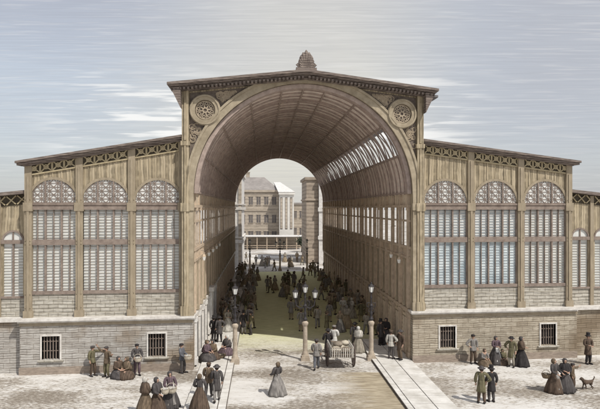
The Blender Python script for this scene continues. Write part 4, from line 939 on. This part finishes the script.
def rng(v, a, b, c=0, d=1):
    r = nn(nt,'ShaderNodeMapRange'); r.interpolation_type = 'SMOOTHSTEP'
    for k, q in (('From Min',a),('From Max',b),('To Min',c),('To Max',d)): r.inputs[k].default_value = q
    L.new(v, r.inputs['Value']); return r.outputs[0]
def mul(a, b):
    m = nn(nt,'ShaderNodeMath', operation='MULTIPLY'); L.new(a, m.inputs[0]); 
    if isinstance(b,(int,float)): m.inputs[1].default_value = b
    else: L.new(b, m.inputs[1])
    return m.outputs[0]
def mix(f, a, b):
    m = nn(nt,'ShaderNodeMix', data_type='RGBA')
    if isinstance(f,(int,float)): m.inputs['Factor'].default_value = f
    else: L.new(f, m.inputs['Factor'])
    for k, q in (('A',a),('B',b)):
        if isinstance(q, tuple): m.inputs[k].default_value = (*q,1)
        else: L.new(q, m.inputs[k])
    return m.outputs['Result']
veil = (4.0,4.05,4.1)                       # thin high overcast
uz = nn(nt,'ShaderNodeMath', operation='DIVIDE'); L.new(sp.outputs['X'], uz.inputs[0]); L.new(sp.outputs['Y'], uz.inputs[1]); U = uz.outputs[0]; Z = sp.outputs['Z']
c = mix(.62, sk.outputs['Color'], veil)
c = mix(mul(mul(rng(U,-.35,.05), rng(U,.42,.12)), .7), c, (4.7,4.45,3.85))                       # warm drift over the arch
c = mix(mul(mul(rng(U,.12,.5), rng(Z,.0,.2)), .75), c, (2.95,3.05,3.35))                          # grey blue to the east
c = mix(mul(mul(rng(U,.1,-.3), rng(Z,.18,.33)), .75), c, (2.75,2.95,3.45))                        # clearer blue high in the west
c = mix(mul(rng(noise(1.6,1,1,2.2,3,(7.7,2,1)),.45,.7),.35), c, (3.2,3.35,3.7))
c = mix(mul(rng(noise(3,3,3,170,3),.42,.62),.12), c, (1.9,1.95,2.2))                            # fine level streaks
c = mix(mul(rng(noise(5,3,3,60,4,(2,5,1)),.5,.7),.2), c, (5.2,5.1,5.0))
band = mul(rng(Z,.06,.10), rng(Z,.25,.16)); au = nn(nt,'ShaderNodeMath', operation='ABSOLUTE'); L.new(U, au.inputs[0])
band = mul(band, mul(rng(au.outputs[0],.04,.13), rng(au.outputs[0],.42,.24)))
c = mix(mul(mul(rng(noise(2.4,2.6,2.6,40,10,(2.9,.9,1.1)),.49,.60), band), .8), c, (6.1,6.05,5.9))      # white cirrus
L.new(c, bg.inputs['Color'])
cam = bpy.data.cameras.new('camera'); cam.lens = 36; cam.sensor_width = 36; cam.clip_end = 5000
cam.shift_x = (300-VX)/600; cam.shift_y = (VY-204.5)/600
co_ = bpy.data.objects.new('camera', cam); C.objects.link(co_); co_.location = (0,0,CAMZ); co_.rotation_euler = (R(90),0,0); SC.camera = co_
SC.view_settings.view_transform = 'Standard'; SC.view_settings.look = 'None'; SC.view_settings.exposure = .34; SC.view_settings.gamma = 1; SC.view_settings.use_curve_mapping = False
SC.cycles.max_bounces = 14; SC.cycles.diffuse_bounces = 12
